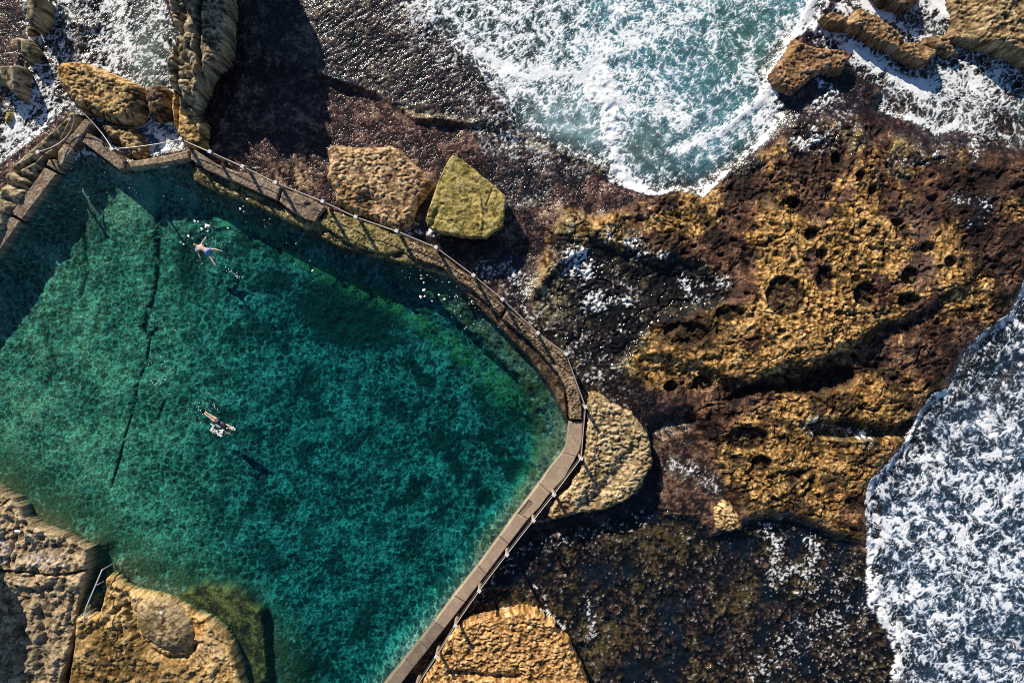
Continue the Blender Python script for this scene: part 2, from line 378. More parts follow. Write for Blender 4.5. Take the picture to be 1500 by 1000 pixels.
# --- albedo of the terrain
KELP = [(0, (.004, .002, .003)), (.35, (.024, .010, .014)), (.65, (.062, .028, .032)), (.88, (.14, .075, .066)), (1, (.32, .22, .16))]
PURP = [(0, (.012, .007, .006)), (.35, (.055, .029, .024)), (.7, (.16, .092, .065)), (1, (.40, .26, .17))]
YEL = [(0, (.03, .02, .01)), (.22, (.13, .08, .022)), (.5, (.42, .235, .075)), (.8, (.68, .43, .165)), (1, (.82, .60, .32))]
TAN = [(0, (.07, .045, .03)), (.25, (.24, .15, .08)), (.6, (.50, .34, .185)), (1, (.74, .56, .34))]
ORG = [(0, (.06, .025, .012)), (.35, (.22, .10, .03)), (.7, (.42, .22, .07)), (1, (.55, .36, .15))]
DARK = [(0, (.003, .003, .004)), (.5, (.012, .008, .008)), (.8, (.035, .024, .016)), (1, (.12, .085, .045))]
v1 = eq(n_fin*.6+n_mic*.5+n_mid*.5); v2 = eq(n_mid*.7+n_fin*.5+n_mic*.4+fbm(PX/70, PY/70, 3, 12)*.5); v3 = eq(n_mic+n_fin*.4)
col = ramp(v1, KELP); rough = np.full_like(h, .27)
reg = eq(fbm(PX/80, PY/80, 7, 88, .62)+n_mic*.08)
# massif
cm = ramp(v1, PURP)
golden = np.clip(.10+ss(8, -12, sdU)*.42 + G0.ln([(1110, 300), (1115, 360), (1130, 420)], 26)*.5 + G0.ln([(1248, 200), (1235, 250), (1205, 300)], 8)*.7 + G0.blob(1240, 365, 55, 28)*.5 + G0.ln([(960, 500), (1040, 500), (1120, 500), (1200, 480), (1300, 440)], 24)*.45+ G0.blob(1150, 690, 120, 80)*1.2 + G0.blob(1220, 620, 90, 80)*.95 + G0.blob(900, 560, 60, 40)*.8 + G0.blob(850, 330, 70, 35)*.75+G0.blob(1000, 330, 90, 32)*.7+G0.blob(795, 430, 25, 80)*.9+G0.blob(920, 570, 60, 30)*.6+G0.blob(1015, 500, 50, 25)*.5+G0.blob(1420, 420, 35, 25)*1.0+G0.blob(1330, 580, 70, 25)*.8+G0.blob(1075, 755, 25, 22)+G0.blob(1300, 290, 120, 60)*.25
                 + G0.ln([(920, 520), (1000, 530), (1080, 520), (1160, 480), (1250, 470)], 40)*.5 + G0.ln([(1060, 390), (1130, 300), (1120, 420), (1180, 470)], 30)*.35 - G0.blob(1330, 320, 50, 60)*.3 + .12, 0, 1)
gm = ss(-.08, .08, golden-reg*.95-(1-v2)*.25-.02+n_mic*.22+n_fin*.2)
cm = mixc(cm, 0, np.zeros_like(h)); cm = cm*(1-gm[..., None])+ramp(eq(n_fin*.5+n_mic*.4+lump*.5+n_mid*.3), YEL)*gm[..., None]  # lump relief feeds the colour: hollows painted darker, crowns lighter
rim = np.exp(-((gm-.45)/.35)**2)*ss(.2, .7, v2); cm = mixc(cm, (.30, .13, .035), rim*.55)
gry = ss(.3, .6, reg)*ss(5, -20, sdU)*.75*(1-ss(.3, .8, golden))
cm = mixc(cm, (.25, .17, .13), gry*(1-.6*ss(.5, 1, v3)))
org = np.clip(G0.blob(1240, 690, 60, 90)+G0.blob(1230, 570, 90, 50)*.8+G0.blob(1050, 620, 50, 30)*.5, 0, 1)*ss(.2, .7, e_mid)
cm = cm*(1-org[..., None]*.75)+ramp(v1, ORG)*org[..., None]*.75
topb = ss(330, 280, PY)*ss(25, 0, sdM)*ss(1200, 1100, PX)
cm = mixc(cm, (.20, .12, .075), topb*.6*ss(.3, .7, v3))
# dark weed patches, speckled; cave shadow and darker pits, cracks, holes painted in too
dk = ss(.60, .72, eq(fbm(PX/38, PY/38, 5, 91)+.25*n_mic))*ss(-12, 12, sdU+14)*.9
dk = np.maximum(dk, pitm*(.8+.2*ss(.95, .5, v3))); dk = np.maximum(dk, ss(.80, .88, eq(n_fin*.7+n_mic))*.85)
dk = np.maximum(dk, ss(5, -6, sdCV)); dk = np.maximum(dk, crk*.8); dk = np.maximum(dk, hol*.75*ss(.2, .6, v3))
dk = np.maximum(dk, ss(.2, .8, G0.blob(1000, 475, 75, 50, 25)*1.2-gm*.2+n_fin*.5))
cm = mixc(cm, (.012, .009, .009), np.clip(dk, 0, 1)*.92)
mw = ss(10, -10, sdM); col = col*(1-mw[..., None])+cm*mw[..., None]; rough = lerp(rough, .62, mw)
pw = ss(6, -8, sdPU); col = col*(1-pw[..., None])+ramp(v1, DARK)*pw[..., None]; rough = lerp(rough, .6, pw)
cp = mixc(ramp(v1, DARK), (.13, .07, .065), ss(.55, .8, reg)*ss(.45, .8, v3)*.45); col = col*(1-pw[..., None])+cp*pw[..., None]
rough = lerp(rough, .6, ss(8, -12, sdG)); pw = ss(6, -8, sdDK); col = col*(1-pw[..., None])+ramp(v1, PURP)*.8*pw[..., None]
# top right purple rock
tp = G0.blob(1330, 270, 170, 60, 20, 4); col = mixc(col, (.09, .045, .035), tp*.6*ss(.2, .7, v3))
tp = G0.blob(1430, 310, 80, 70, 20, 4); col = mixc(col, (.014, .010, .011), tp*.85*ss(.1, .5, v3))
gw = ss(8, -12, sdG); cg = ramp(eq(n_fin*.8+n_mic*.6+n_mid*.3), DARK)*1.0; cg = mixc(cg, (.24, .13, .04), ss(.72, .95, v2)*.6*ss(.3, .6, v3)); cg = mixc(cg, (.12, .055, .062), ss(.45, .8, reg)*ss(.5, .85, v3)*.7)
cg = cg*(1-(bould*.6)[..., None])+ramp(v2, YEL)*.4*(bould*.6)[..., None]
for x, y, r, q in ((990, 905, 17, 9), (885, 920, 30, 20), (1100, 870, 30, 25), (1140, 980, 20, 10), (720, 850, 30, 14), (960, 790, 40, 20), (1180, 830, 22, 16), (860, 960, 26, 30)):
    cg = mixc(cg, (.20, .125, .045), G0.blob(x, y, r, q)*.8*ss(.1, .6, v1))
cg = cg*.72; col = col*(1-gw[..., None])+cg*gw[..., None]
cw = np.maximum(ss(5, -10, sdC), ss(5, -10, sdTR)); col = col*(1-cw[..., None])+ramp(v1, PURP)*cw[..., None]
aw = np.maximum(ss(0, -40, sdA), 0); col = mixc(col, (.05, .06, .055), aw)
aw = ss(0, -30, sdB); col = col*(1-aw[..., None])+ramp(v1, ORG)*.35*aw[..., None]
# tan ledge flank near upper wall; sunlit step edges painted tan too
tw = np.clip(G0.blob(430, 262, 28, 18)+G0.blob(800, 420, 22, 60)*.7+G0.blob(840, 325, 30, 22)*.8+G0.ln([(745, 200), (880, 246)], 8)*.5+G0.ln([(560, 140), (610, 172), (700, 180)], 6)*.6, 0, 1)*ss(.25, .6, v1)
col = col*(1-tw[..., None])+ramp(v1, TAN)*tw[..., None]
ow = ss(5, -3, sdOL); cO = ramp(v1, [(0, (.03, .025, .012)), (.35, (.13, .11, .04)), (.7, (.30, .26, .09)), (1, (.42, .36, .16))])
cO = cO*(1-ss(560, 680, PX)[..., None])+ramp(v1, [(0, (.03, .02, .012)), (.5, (.11, .07, .04)), (1, (.32, .23, .14))])*ss(560, 680, PX)[..., None]
col = col*(1-ow[..., None])+cO*ow[..., None]
# pool floor: sand, rock and weed-covered cobbles, with a sunlight caustic net painted in
pwet = ss(3, -3, sdP)*(1-ow)
Fc1, Fc2, cc = worley((PX+wpx*.35)/11, (PY+wpy*.35)/11, 15); caustic1 = ss(.34, .02, Fc2-Fc1)
Fd1, Fd2, cd = worley((PX-wpy*.35)/5.6, (PY+wpx*.35)/5.6, 16); caustic2 = ss(.38, .02, Fd2-Fd1)
caustic1 = ss(.26, .0, Fc2-Fc1)*(.35+.65*ss(.3, .8, eq(n_fin+n_mic*.6))); caustic2 = ss(.30, .0, Fd2-Fd1)*(.2+.8*ss(.4, .95, eq(n_mid+n_fin*.8+n_mic*.4)))
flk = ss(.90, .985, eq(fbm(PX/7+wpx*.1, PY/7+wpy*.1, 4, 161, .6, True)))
caustic_net = np.clip(caustic1*.7+caustic2*.8+flk*.7, 0, 1)
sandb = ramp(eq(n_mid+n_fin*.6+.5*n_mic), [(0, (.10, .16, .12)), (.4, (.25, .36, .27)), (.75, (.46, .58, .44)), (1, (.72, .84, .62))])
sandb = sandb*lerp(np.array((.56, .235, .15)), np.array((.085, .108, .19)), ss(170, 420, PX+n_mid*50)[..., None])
cf = mixc(sandb, (.85, .84, .56), caustic_net*(.50+.16*ss(500, 200, PX)))  # bright caustic lines painted into the floor colour
cf = mixc(cf, (.02, .03, .028), ss(.30, .0, Fc2/1.3-.35)*0+.45*ss(.6, .9, e_fin)*ss(.3, .8, e_mic))
weed = eq(fbm(PX/42, PY/42, 5, 131)+n_fin*.45+n_mic*.15)
wd = np.clip(ss(.60, .80, weed-.06+.05*n_mic)*.85*ss(220, 330, PX)+ss(.6, .75, weed+.05*n_mic)*.6*ss(120, 60, np.abs(PX-700))*ss(760, 700, PY)+ss(.3, .6, G0.blob(505, 458, 84, 50, 14)*1.25+n_fin*.5+n_mid*.4+n_mic*.2)+ss(.35, .6, G0.blob(272, 380, 32, 60)+n_fin*.5-.1)*.8+ss(.4, .6, G0.blob(120, 330, 40, 60)+n_fin*.5-.1)*.6+ss(.4, .6, G0.blob(355, 645, 26, 20)+n_fin*.3)*.5+ss(.45, .65, G0.blob(740, 600, 50, 80)*.9+n_fin*.5)*.7+ss(.35, .6, G0.blob(395, 410, 40, 20)+n_fin*.5)*.8, 0, 1)  # weed patches, plus one blotch painting the lower swimmer's cast shadow
cf = mixc(cf, (.012, .022, .020), wd*.9)
cobb = ss(.55, .25, Fc1)*ss(.6, .66, cc)*.75*ss(150, 300, PX); cf = mixc(cf, (.02, .04, .035), cobb)
lt = ss(.5, .25, Fd1)*ss(.80, .86, cd)+ss(.5, .2, Fc1)*ss(.2, .14, cc)*.6; cf = mixc(cf, (.40, .42, .30), np.clip(lt, 0, 1)*.6*(1-wd))
gb = np.clip(G0.ln([(300, 300), (400, 352), (470, 395), (590, 452), (680, 520), (760, 600)], 15)*ss(.15, .6, v1)*.8+G0.ln([(715, 520), (770, 600), (790, 660), (760, 720)], 10)*.5*ss(.3, .7, v1), 0, 1); cf = mixc(cf, (.40, .40, .12), gb*.55)  # sunlit band beyond the wall's shadow, painted as lighter green floor
cf = mixc(cf, (.004, .008, .008), np.clip(ck*1.1, 0, 1))
nearrock = ss(80, 5, rockedge); cf = mixc(cf, (.07, .055, .022), nearrock*.9*ss(.05, .5, v1))
sbm = ss(7, -5, G0.sd(SUB, 40, wp*.4)); cf = cf*(1-sbm[..., None]*.9)+ramp(v1, [(0, (.015, .012, .006)), (.5, (.06, .045, .016)), (1, (.20, .16, .05))])*sbm[..., None]*.9
lw = ss(8, -8, G0.sd(LEDGE, 40, wp*.9)); cf = mixc(cf, (.08, .075, .03), lw*.7*ss(.1, .7, v1))
sandy = np.clip(G0.blob(215, 280, 30, 32)+G0.ln([(250, 275), (290, 300), (330, 335)], 10)*.8, 0, 1)*ss(.3, .6, e_mid+.2); cf = mixc(cf, (.34, .38, .24), sandy*.8)
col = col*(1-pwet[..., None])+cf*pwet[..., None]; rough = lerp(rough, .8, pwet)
stw = ss(2, -2, G0.sd(STP, 20)); col = mixc(col, (.10, .12, .06), stw)
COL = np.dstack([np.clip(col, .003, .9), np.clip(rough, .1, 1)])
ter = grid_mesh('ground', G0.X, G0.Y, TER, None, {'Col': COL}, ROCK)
tag(ter, 'weed covered sandstone shore platform and sea bed around the rock pool', 'ground', kind='structure')

# ------------------------------------------------------------------ sea and foam
film_polys = [A, B, Cc, G, TR]
flow = fbm(PX/120, PY/120, 3, 201)*1.2
def aniso(ang, st, sc, seed, wob=1):
    a = np.radians(ang)+flow*.5*wob
    a0 = math.radians(ang); u = (PX*math.cos(a0)+PY*math.sin(a0)+wpx*1.2*wob); v = (-PX*math.sin(a0)+PY*math.cos(a0)+wpy*1.2*wob+flow*22*wob)
    return u/(sc*st), v/sc
u, v = aniso(-38, 2.2, 4.6, 0, .7)
r1 = eq(fbm(u, v, 5, 210, .62, True))
u, v = aniso(-30, 1.5, 17, 0, .6)
r2 = eq(fbm(u, v, 5, 215, .6, True))
u2, v2_ = aniso(-20, 1.3, 11, 0, .8)
W1, W2, _i = worley(u2, v2_, 211); web1 = eq(1-np.clip((W2-W1)*1.7, 0, 1))
u3, v3_ = aniso(20, 1.2, 5, 0, .8)
W3, W4, _i = worley(u3, v3_, 212); web2 = 1-np.clip((W4-W3)*1.7, 0, 1)
web2 = eq(web2); veins = eq(.50*r1+.42*r2+.22*web1+.22*web2+.25*e_mid+.10*e_mic)
lacy = eq(.16*r1+.22*r2+.52*web1**3+.42*web2**3+.22*e_mid+.06*e_mic)
lz = np.clip(ss(860, 980, PX+n_mid*60)*ss(300, 200, PY)+.9*ss(1290, 1380, PX+n_mid*80)*ss(620, 760, PY)+.5*G0.blob(60, 180, 80, 70), 0, 1); veins = eq(lerp(veins, lacy, lz*.85))
u, v = aniso(50, 1.9, 13, 0, 1.6); r3 = eq(fbm(u, v, 5, 244, .56, True)); u, v = aniso(40, 1.4, 30, 0, 1.2); Wq, Wr, _i = worley(u, v, 245); web3 = eq(1-np.clip((Wr-Wq)*1.7, 0, 1))
vB = eq(.62*r3+.30*web3+.24*web1+.12*web2+.2*e_fin+.08*e_mic); veins = lerp(veins, vB, ss(4, -4, sdB)*.85)
u, v = aniso(-36, 7, 4.2, 0, .35); stk = eq(fbm(u, v, 4, 240, .55, True))
stm = np.clip(G0.blob(1030, 215, 110, 60, -30)*1.1+G0.blob(1170, 70, 40, 120)*.9+G0.blob(700, 130, 90, 40)*.6+G0.blob(1340, 105, 80, 30, 20)*.7, 0, .9)
u, v = aniso(35, 5, 4.5, 0, .6); stk2 = eq(fbm(u, v, 4, 241, .55, True)); sm2 = np.clip(G0.blob(1400, 600, 110, 70)*.8+G0.blob(1430, 160, 70, 40)*.8, 0, .9)
veins = eq(lerp(lerp(veins, .6*stk+.4*veins, stm), .55*stk2+.45*veins, sm2))
del W1, W2, W3, W4
speck = eq(.6*e_mic+.4*web2+.25*e_fin)
d = np.zeros_like(h)
inA, inB, inC, inG, inT = ss(4, -4, sdA), ss(3, -3, sdB), ss(4, -4, sdC), ss(4, -10, sdG), ss(4, -6, sdTR)
dA = .32+.22*fbm(PX/45, PY/45, 3, 231)
for pts, w_, s_ in (([(600, -20), (680, 20), (760, 50), (850, 40)], 60, .16), ([(690, 75), (760, 106), (850, 108), (885, 122)], 15, .5), ([(720, 130), (780, 140), (850, 150)], 18, .15),
                    ([(925, -10), (880, 60), (872, 95), (885, 130)], 10, .4), ([(880, 120), (895, 190), (903, 255), (930, 278)], 17, .62), ([(880, 125), (950, 145), (990, 170)], 28, .3),
                    ([(1190, 0), (1150, 80), (1115, 145), (1060, 190), (985, 222)], 8, .5), ([(1215, -10), (1175, 80), (1135, 140), (1110, 200)], 22, .3), ([(930, 282), (960, 286), (990, 280), (1027, 290), (1062, 258)], 6, .5),
                    ([(1060, 260), (1120, 208)], 9, .25), ([(1010, 0), (980, 40), (920, 60)], 14, .25), ([(1100, 60), (1095, 110), (1060, 130)], 8, .25), ([(940, 60), (1000, 50), (1060, 20)], 25, .15)):
    dA = dA+G0.ln(pts, w_)*s_
for x, y, rx, ry, s_ in ((830, 190, 55, 35, -.22), (950, 210, 45, 30, -.25), (1010, 120, 55, 40, -.14), (1090, 60, 40, 60, -.12), (780, 30, 40, 30, -.05), (1010, 255, 60, 22, -.2), (670, 110, 60, 50, -.14), (640, 60, 40, 50, -.1)):
    dA += G0.blob(x, y, rx, ry)*s_
dA = dA+.34*(e_fin-.5)+.14*(e_mic-.5); d = np.clip(dA, .03, .93)*inA
dB = .33+.12*(e_fin-.5)+.5*fbm(PX/62+wpx*.1, PY/50, 3, 232)-.12*G0.blob(1430, 540, 60, 60)+.05*n_big
dB = dB+.42*ss(30, 3, -sdB+10*n_fin)*ss(560, 700, PY)*(.55+.7*e_fin)+.25*ss(9, 1, -sdB)*ss(700, 560, PY)+.12*G0.blob(1400, 760, 90, 120)-.1*G0.blob(1330, 690, 30, 60)-.1*G0.blob(1480, 960, 60, 60)
d = np.maximum(d, dB*inB)
dC = .34+.25*G0.ln([(170, 0), (185, 60), (165, 90)], 12)+.25*G0.ln([(60, 110), (20, 190), (60, 180), (40, 230)], 16)-.12*G0.blob(95, 45, 35, 20)-.1*G0.blob(215, 95, 20, 40)+.5*G0.ln([(232, 196), (240, 212), (246, 226)], 4)+.1*G0.blob(115, 75, 40, 15)
dC -= .08*G0.blob(225, 200, 30, 25)
d = np.maximum(d, dC*inC)
dT = .17
for pts, w_, s_ in (([(1205, 42), (1255, 75), (1290, 95), (1320, 118), (1350, 130)], 11, .6), ([(1350, 130), (1400, 130), (1440, 118)], 25, .25), ([(1320, 38), (1350, 55), (1390, 70)], 5, .6), ([(1265, 5), (1285, 15), (1300, 25)], 8, .7), ([(1375, 5), (1400, 25)], 9, .6), ([(1355, 0), (1380, 10)], 14, .4),
                    ([(1288, 160), (1315, 176), (1345, 172), (1372, 196), (1400, 182)], 5, .55), ([(1400, 110), (1460, 130), (1420, 180)], 25, .16), ([(1220, 8), (1245, 15)], 6, .6), ([(1500, 90), (1450, 140)], 25, .1)):
    dT = dT+G0.ln(pts, w_)*s_
d = np.maximum(d, dT*inT*ss(1560, 1500, PX)+.1*inT)
dG = .055+.28*G0.ln([(1120, 770), (1140, 800), (1130, 850), (1160, 830)], 11)+.28*G0.ln([(1180, 790), (1195, 800), (1180, 840)], 10)+.16*G0.blob(1215, 850, 40, 30)+.16*G0.ln([(1290, 880), (1180, 920), (1110, 990)], 18)+.3*G0.ln([(862, 885), (870, 930)], 7)+.12*G0.ln([(700, 860), (780, 790), (950, 750)], 18)+.3*G0.ln([(780, 855), (795, 870), (803, 895)], 3)+.1*G0.blob(1200, 960, 70, 50)+.55*G0.ln([(735, 893), (765, 890), (800, 895), (825, 920)], 3)+.4*G0.ln([(1105, 755), (1150, 752), (1205, 772)], 4)
spots = [([(985, 680), (1020, 690), (1050, 715)], 7, .22), ([(1180, 620), (1240, 630), (1265, 640)], 8, .25), ([(840, 370), (860, 410), (870, 435), (900, 445)], 17, .42), ([(895, 350), (920, 358), (935, 372)], 8, .35), ([(965, 378), (985, 378)], 4, .6), ([(1003, 410), (1012, 432), (1028, 425)], 7, .45), ([(1040, 415), (1060, 418)], 7, .25),
         ([(755, 395), (765, 440), (775, 470)], 13, .24), ([(800, 500), (830, 520), (880, 560)], 26, .17), ([(905, 480), (890, 520)], 25, .14), ([(640, 335), (605, 345), (590, 340)], 8, .42), ([(720, 380), (712, 400)], 10, .22), ([(1390, 295), (1430, 300), (1425, 330), (1410, 330)], 6, .28),
         ([(1150, 165), (1180, 190), (1172, 215), (1195, 205)], 10, .42), ([(1200, 120), (1215, 140), (1195, 155)], 7, .5), ([(1190, 42), (1205, 60), (1220, 75)], 5, .5), ([(1250, 110), (1220, 150), (1240, 200)], 22, .12), ([(1160, 210), (1175, 218)], 6, .4), ([(1080, 215), (1060, 245), (1085, 245)], 11, .33), ([(1300, 240), (1360, 220), (1420, 200)], 22, .1), ([(1424, 205), (1418, 235)], 5, .3), ([(1350, 245), (1365, 225)], 2.5, .3)]
dS = 0*h
for pts, w_, s_ in spots: dS = np.maximum(dS, G0.ln(pts, w_*1.7)*s_)
dS = dS*np.clip(.25+1.3*eq(n_mid+n_fin*.6), 0, 1.5)*.85
d = np.maximum(d, dG*inG)
plat = ss(50, -10, sdA)*ss(3, 12, sdPU+9)*.16*ss(900, 820, PX)+.07*G0.blob(760, 270, 60, 50)+.12*G0.ln([(600, 30), (650, 90), (700, 150), (735, 200)], 30)  # thin foam on the platform, its white streaks also painting wet glints
plat = np.maximum(plat, .20*G0.blob(1220, 120, 45, 45)*inT)
d = np.maximum(d, plat*(1-inA))
pat = lerp(veins, speck, np.clip(ss(4, -4, sdG)+ss(.02, .1, dS)*(1-np.maximum(inA, np.maximum(inB, inT))), 0, 1)*.6)
d = np.maximum(d, dS)
x_ = pat-(1-d*1.08); foam = (.72*ss(-.05, .11, x_)+.28*ss(-.30, .30, x_)*ss(.15, .4, d)) * ss(.015, .05, d)*(.82+.18*e_mic)
fil = ss(.86, .97, np.maximum(web1, .97*web2))*ss(.08, .3, d)*np.maximum(inA, inB)*(.35+.65*e_fin); foam = np.clip(np.maximum(foam, fil*.75), 0, 1)
WETZ = G0.sd([(330, -300), (900, -300), (900, 260), (830, 300), (790, 380), (770, 440), (600, 360), (440, 250), (330, 200)], 60, wp*.8)
film = np.maximum.reduce([ss(4, -4, WETZ)*kelp, ss(6, -2, sdPU), inA, inB, inC, inG, inT, ss(.02, .06, d)])
wave = .07*fbm(PX/40, PY/40, 3, 301)+.018*n_fin
lev = SEA+wave+.10*inB+.08*inA*0
draped = TER+.018+foam*.012
SZ = np.where(film > .3, np.maximum(lev, draped), SEA-.0+wave*.4)
SZ = SZ+foam*.008*np.maximum(inA, inB)+.10*ss(0, -10, sdB)*ss(-30, -10, sdB)*ss(600, 720, PY)*(.4+.9*e_fin)+.10*G0.ln([(880, 120), (893, 190), (903, 262)], 18)*e_fin+.1*G0.ln([(1190, 0), (1150, 80), (1115, 145), (1060, 190)], 8)
opac = .9*ss(-2, -40, sdA)*(.75+.25*e_mid)+.9*ss(-4, -45, sdB)*(.65+.35*ss(.15, .5, e_mid))
opac = np.maximum(opac, .55*G0.blob(215, 80, 28, 70)); opac = np.maximum(opac, .5*ss(0, -10, sdC)*ss(.5, .8, e_mid)*.6)
opac = np.maximum(opac, .45*ss(0, -12, sdTR)*ss(.3, .8, e_mid)); opac = np.maximum(opac, inG*(.05+.28*ss(.30, .05, e_mid))); opac = np.maximum(opac, .8*G0.blob(232, 200, 30, 26, 0, 4)*inC)
opac = np.maximum(opac, .85*ss(1500, 1700, PX)); opac = np.maximum(opac, .9*ss(-60, -200, PY)); opac = np.maximum(opac, .9*ss(1100, 1300, PY))
opac = opac*(1-.55*G0.blob(1010, 262, 70, 24))*(1-.75*G0.blob(1430, 520, 75, 65))*(1-.5*G0.blob(1350, 670, 40, 50))
tint = np.zeros(h.shape+(3,), f32)+np.array((.035, .07, .08), f32)
tint = mixc(tint, (.08, .23, .30), inA*ss(760, 900, PX+n_mid*60)); tint = mixc(tint, (.28, .45, .50), inA*G0.blob(840, 185, 70, 45)*.9)
tint = mixc(tint, (.07, .19, .18), inA*G0.blob(1090, 60, 60, 90)*.8); tint = mixc(tint, (.12, .17, .16), inA*G0.blob(940, 220, 50, 40)*.8)
tint = mixc(tint, (.02, .045, .08), inB*.9); tint = mixc(tint, (.20, .27, .26), inC*G0.blob(215, 70, 50, 90)); tint = mixc(tint, (.006, .02, .045), inG)
tint = mixc(tint, (.03, .12, .22), inC*G0.blob(232, 200, 40, 35))
mk_ = ss(-.45, .25, pat-(1-d*1.08)); tint = mixc(tint, (.32, .52, .64), mk_*np.maximum(inA, inC*.6)*.45); tint = mixc(tint, (.16, .32, .60), mk_*inB*.55)  # milky tint; the right surf's blue also paints sky-coloured foam shade
tint = tint*(.75+.5*e_fin[..., None])
keepv = (SZ > TER-.25) & (sdP > 3) & (sdOL > 1)
kf = keepv[:-1, :-1] | keepv[1:, 1:] | keepv[:-1, 1:] | keepv[1:, :-1]
kf &= (sdP[:-1, :-1] > 3) & (sdP[1:, 1:] > 3)
sea = grid_mesh('sea', G0.X, G0.Y, SZ, kf, {'Col': np.dstack([tint, np.clip(opac, 0, 1)]), 'Foam': foam, 'Rip': np.clip(1-.85*ss(6, -4, sdPU)-.5*inG, .1, 1)}, sea_material())  # Foam also carries the wet glints painted on the platform
tag(sea, 'foaming ocean water washing over the rock platform', 'sea', kind='structure')

# ------------------------------------------------------------------ pool water
def prism(name, pts, z0, z1, mat, parent=None, bevel=0, seg=2):
    bm = bmesh.new()
    a = sum(pts[i][0]*pts[(i+1) % len(pts)][1]-pts[(i+1) % len(pts)][0]*pts[i][1] for i in range(len(pts)))
    if a < 0: pts = pts[::-1]
    vt = [bm.verts.new((p[0], p[1], z1)) for p in pts]; vb = [bm.verts.new((p[0], p[1], z0)) for p in pts]
    top = bm.faces.new(vt); bm.faces.new(vb[::-1])
    for i in range(len(pts)):
        j = (i+1) % len(pts); bm.faces.new((vb[i], vb[j], vt[j], vt[i]))
    if bevel:
        es = [e for e in bm.edges if abs(e.verts[0].co.z-z1) < 1e-5 and abs(e.verts[1].co.z-z1) < 1e-5]
        bmesh.ops.bevel(bm, geom=es, offset=bevel, segments=seg, affect='EDGES', profile=.5)
    bmesh.ops.recalc_face_normals(bm, faces=bm.faces)
    me = bpy.data.meshes.new(name); bm.to_mesh(me); bm.free(); me.materials.append(mat)
    o = bpy.data.objects.new(name, me); C.objects.link(o)
    if parent: o.parent = parent
    return o
def grow(pts, g):
    cx = sum(p[0] for p in pts)/len(pts); out = []
    n = len(pts); a = sum(pts[i][0]*pts[(i+1) % n][1]-pts[(i+1) % n][0]*pts[i][1] for i in range(n)); sg = 1 if a > 0 else -1
    for i in range(n):
        p, q, r = Vector(pts[i-1]), Vector(pts[i]), Vector(pts[(i+1) % n])
        t = ((q-p).normalized()+(r-q).normalized()).normalized(); out.append((q.x+t.y*g*sg, q.y-t.x*g*sg))
    return out
pp = [tuple(W(x, y)[:2]) for x, y in grow(POOLP, 7)]
pw_ = prism('pool_water', pp, -3.2, POOL, pool_material())
tag(pw_, 'clear green water filling the walled rock pool', 'pool water', kind='structure')

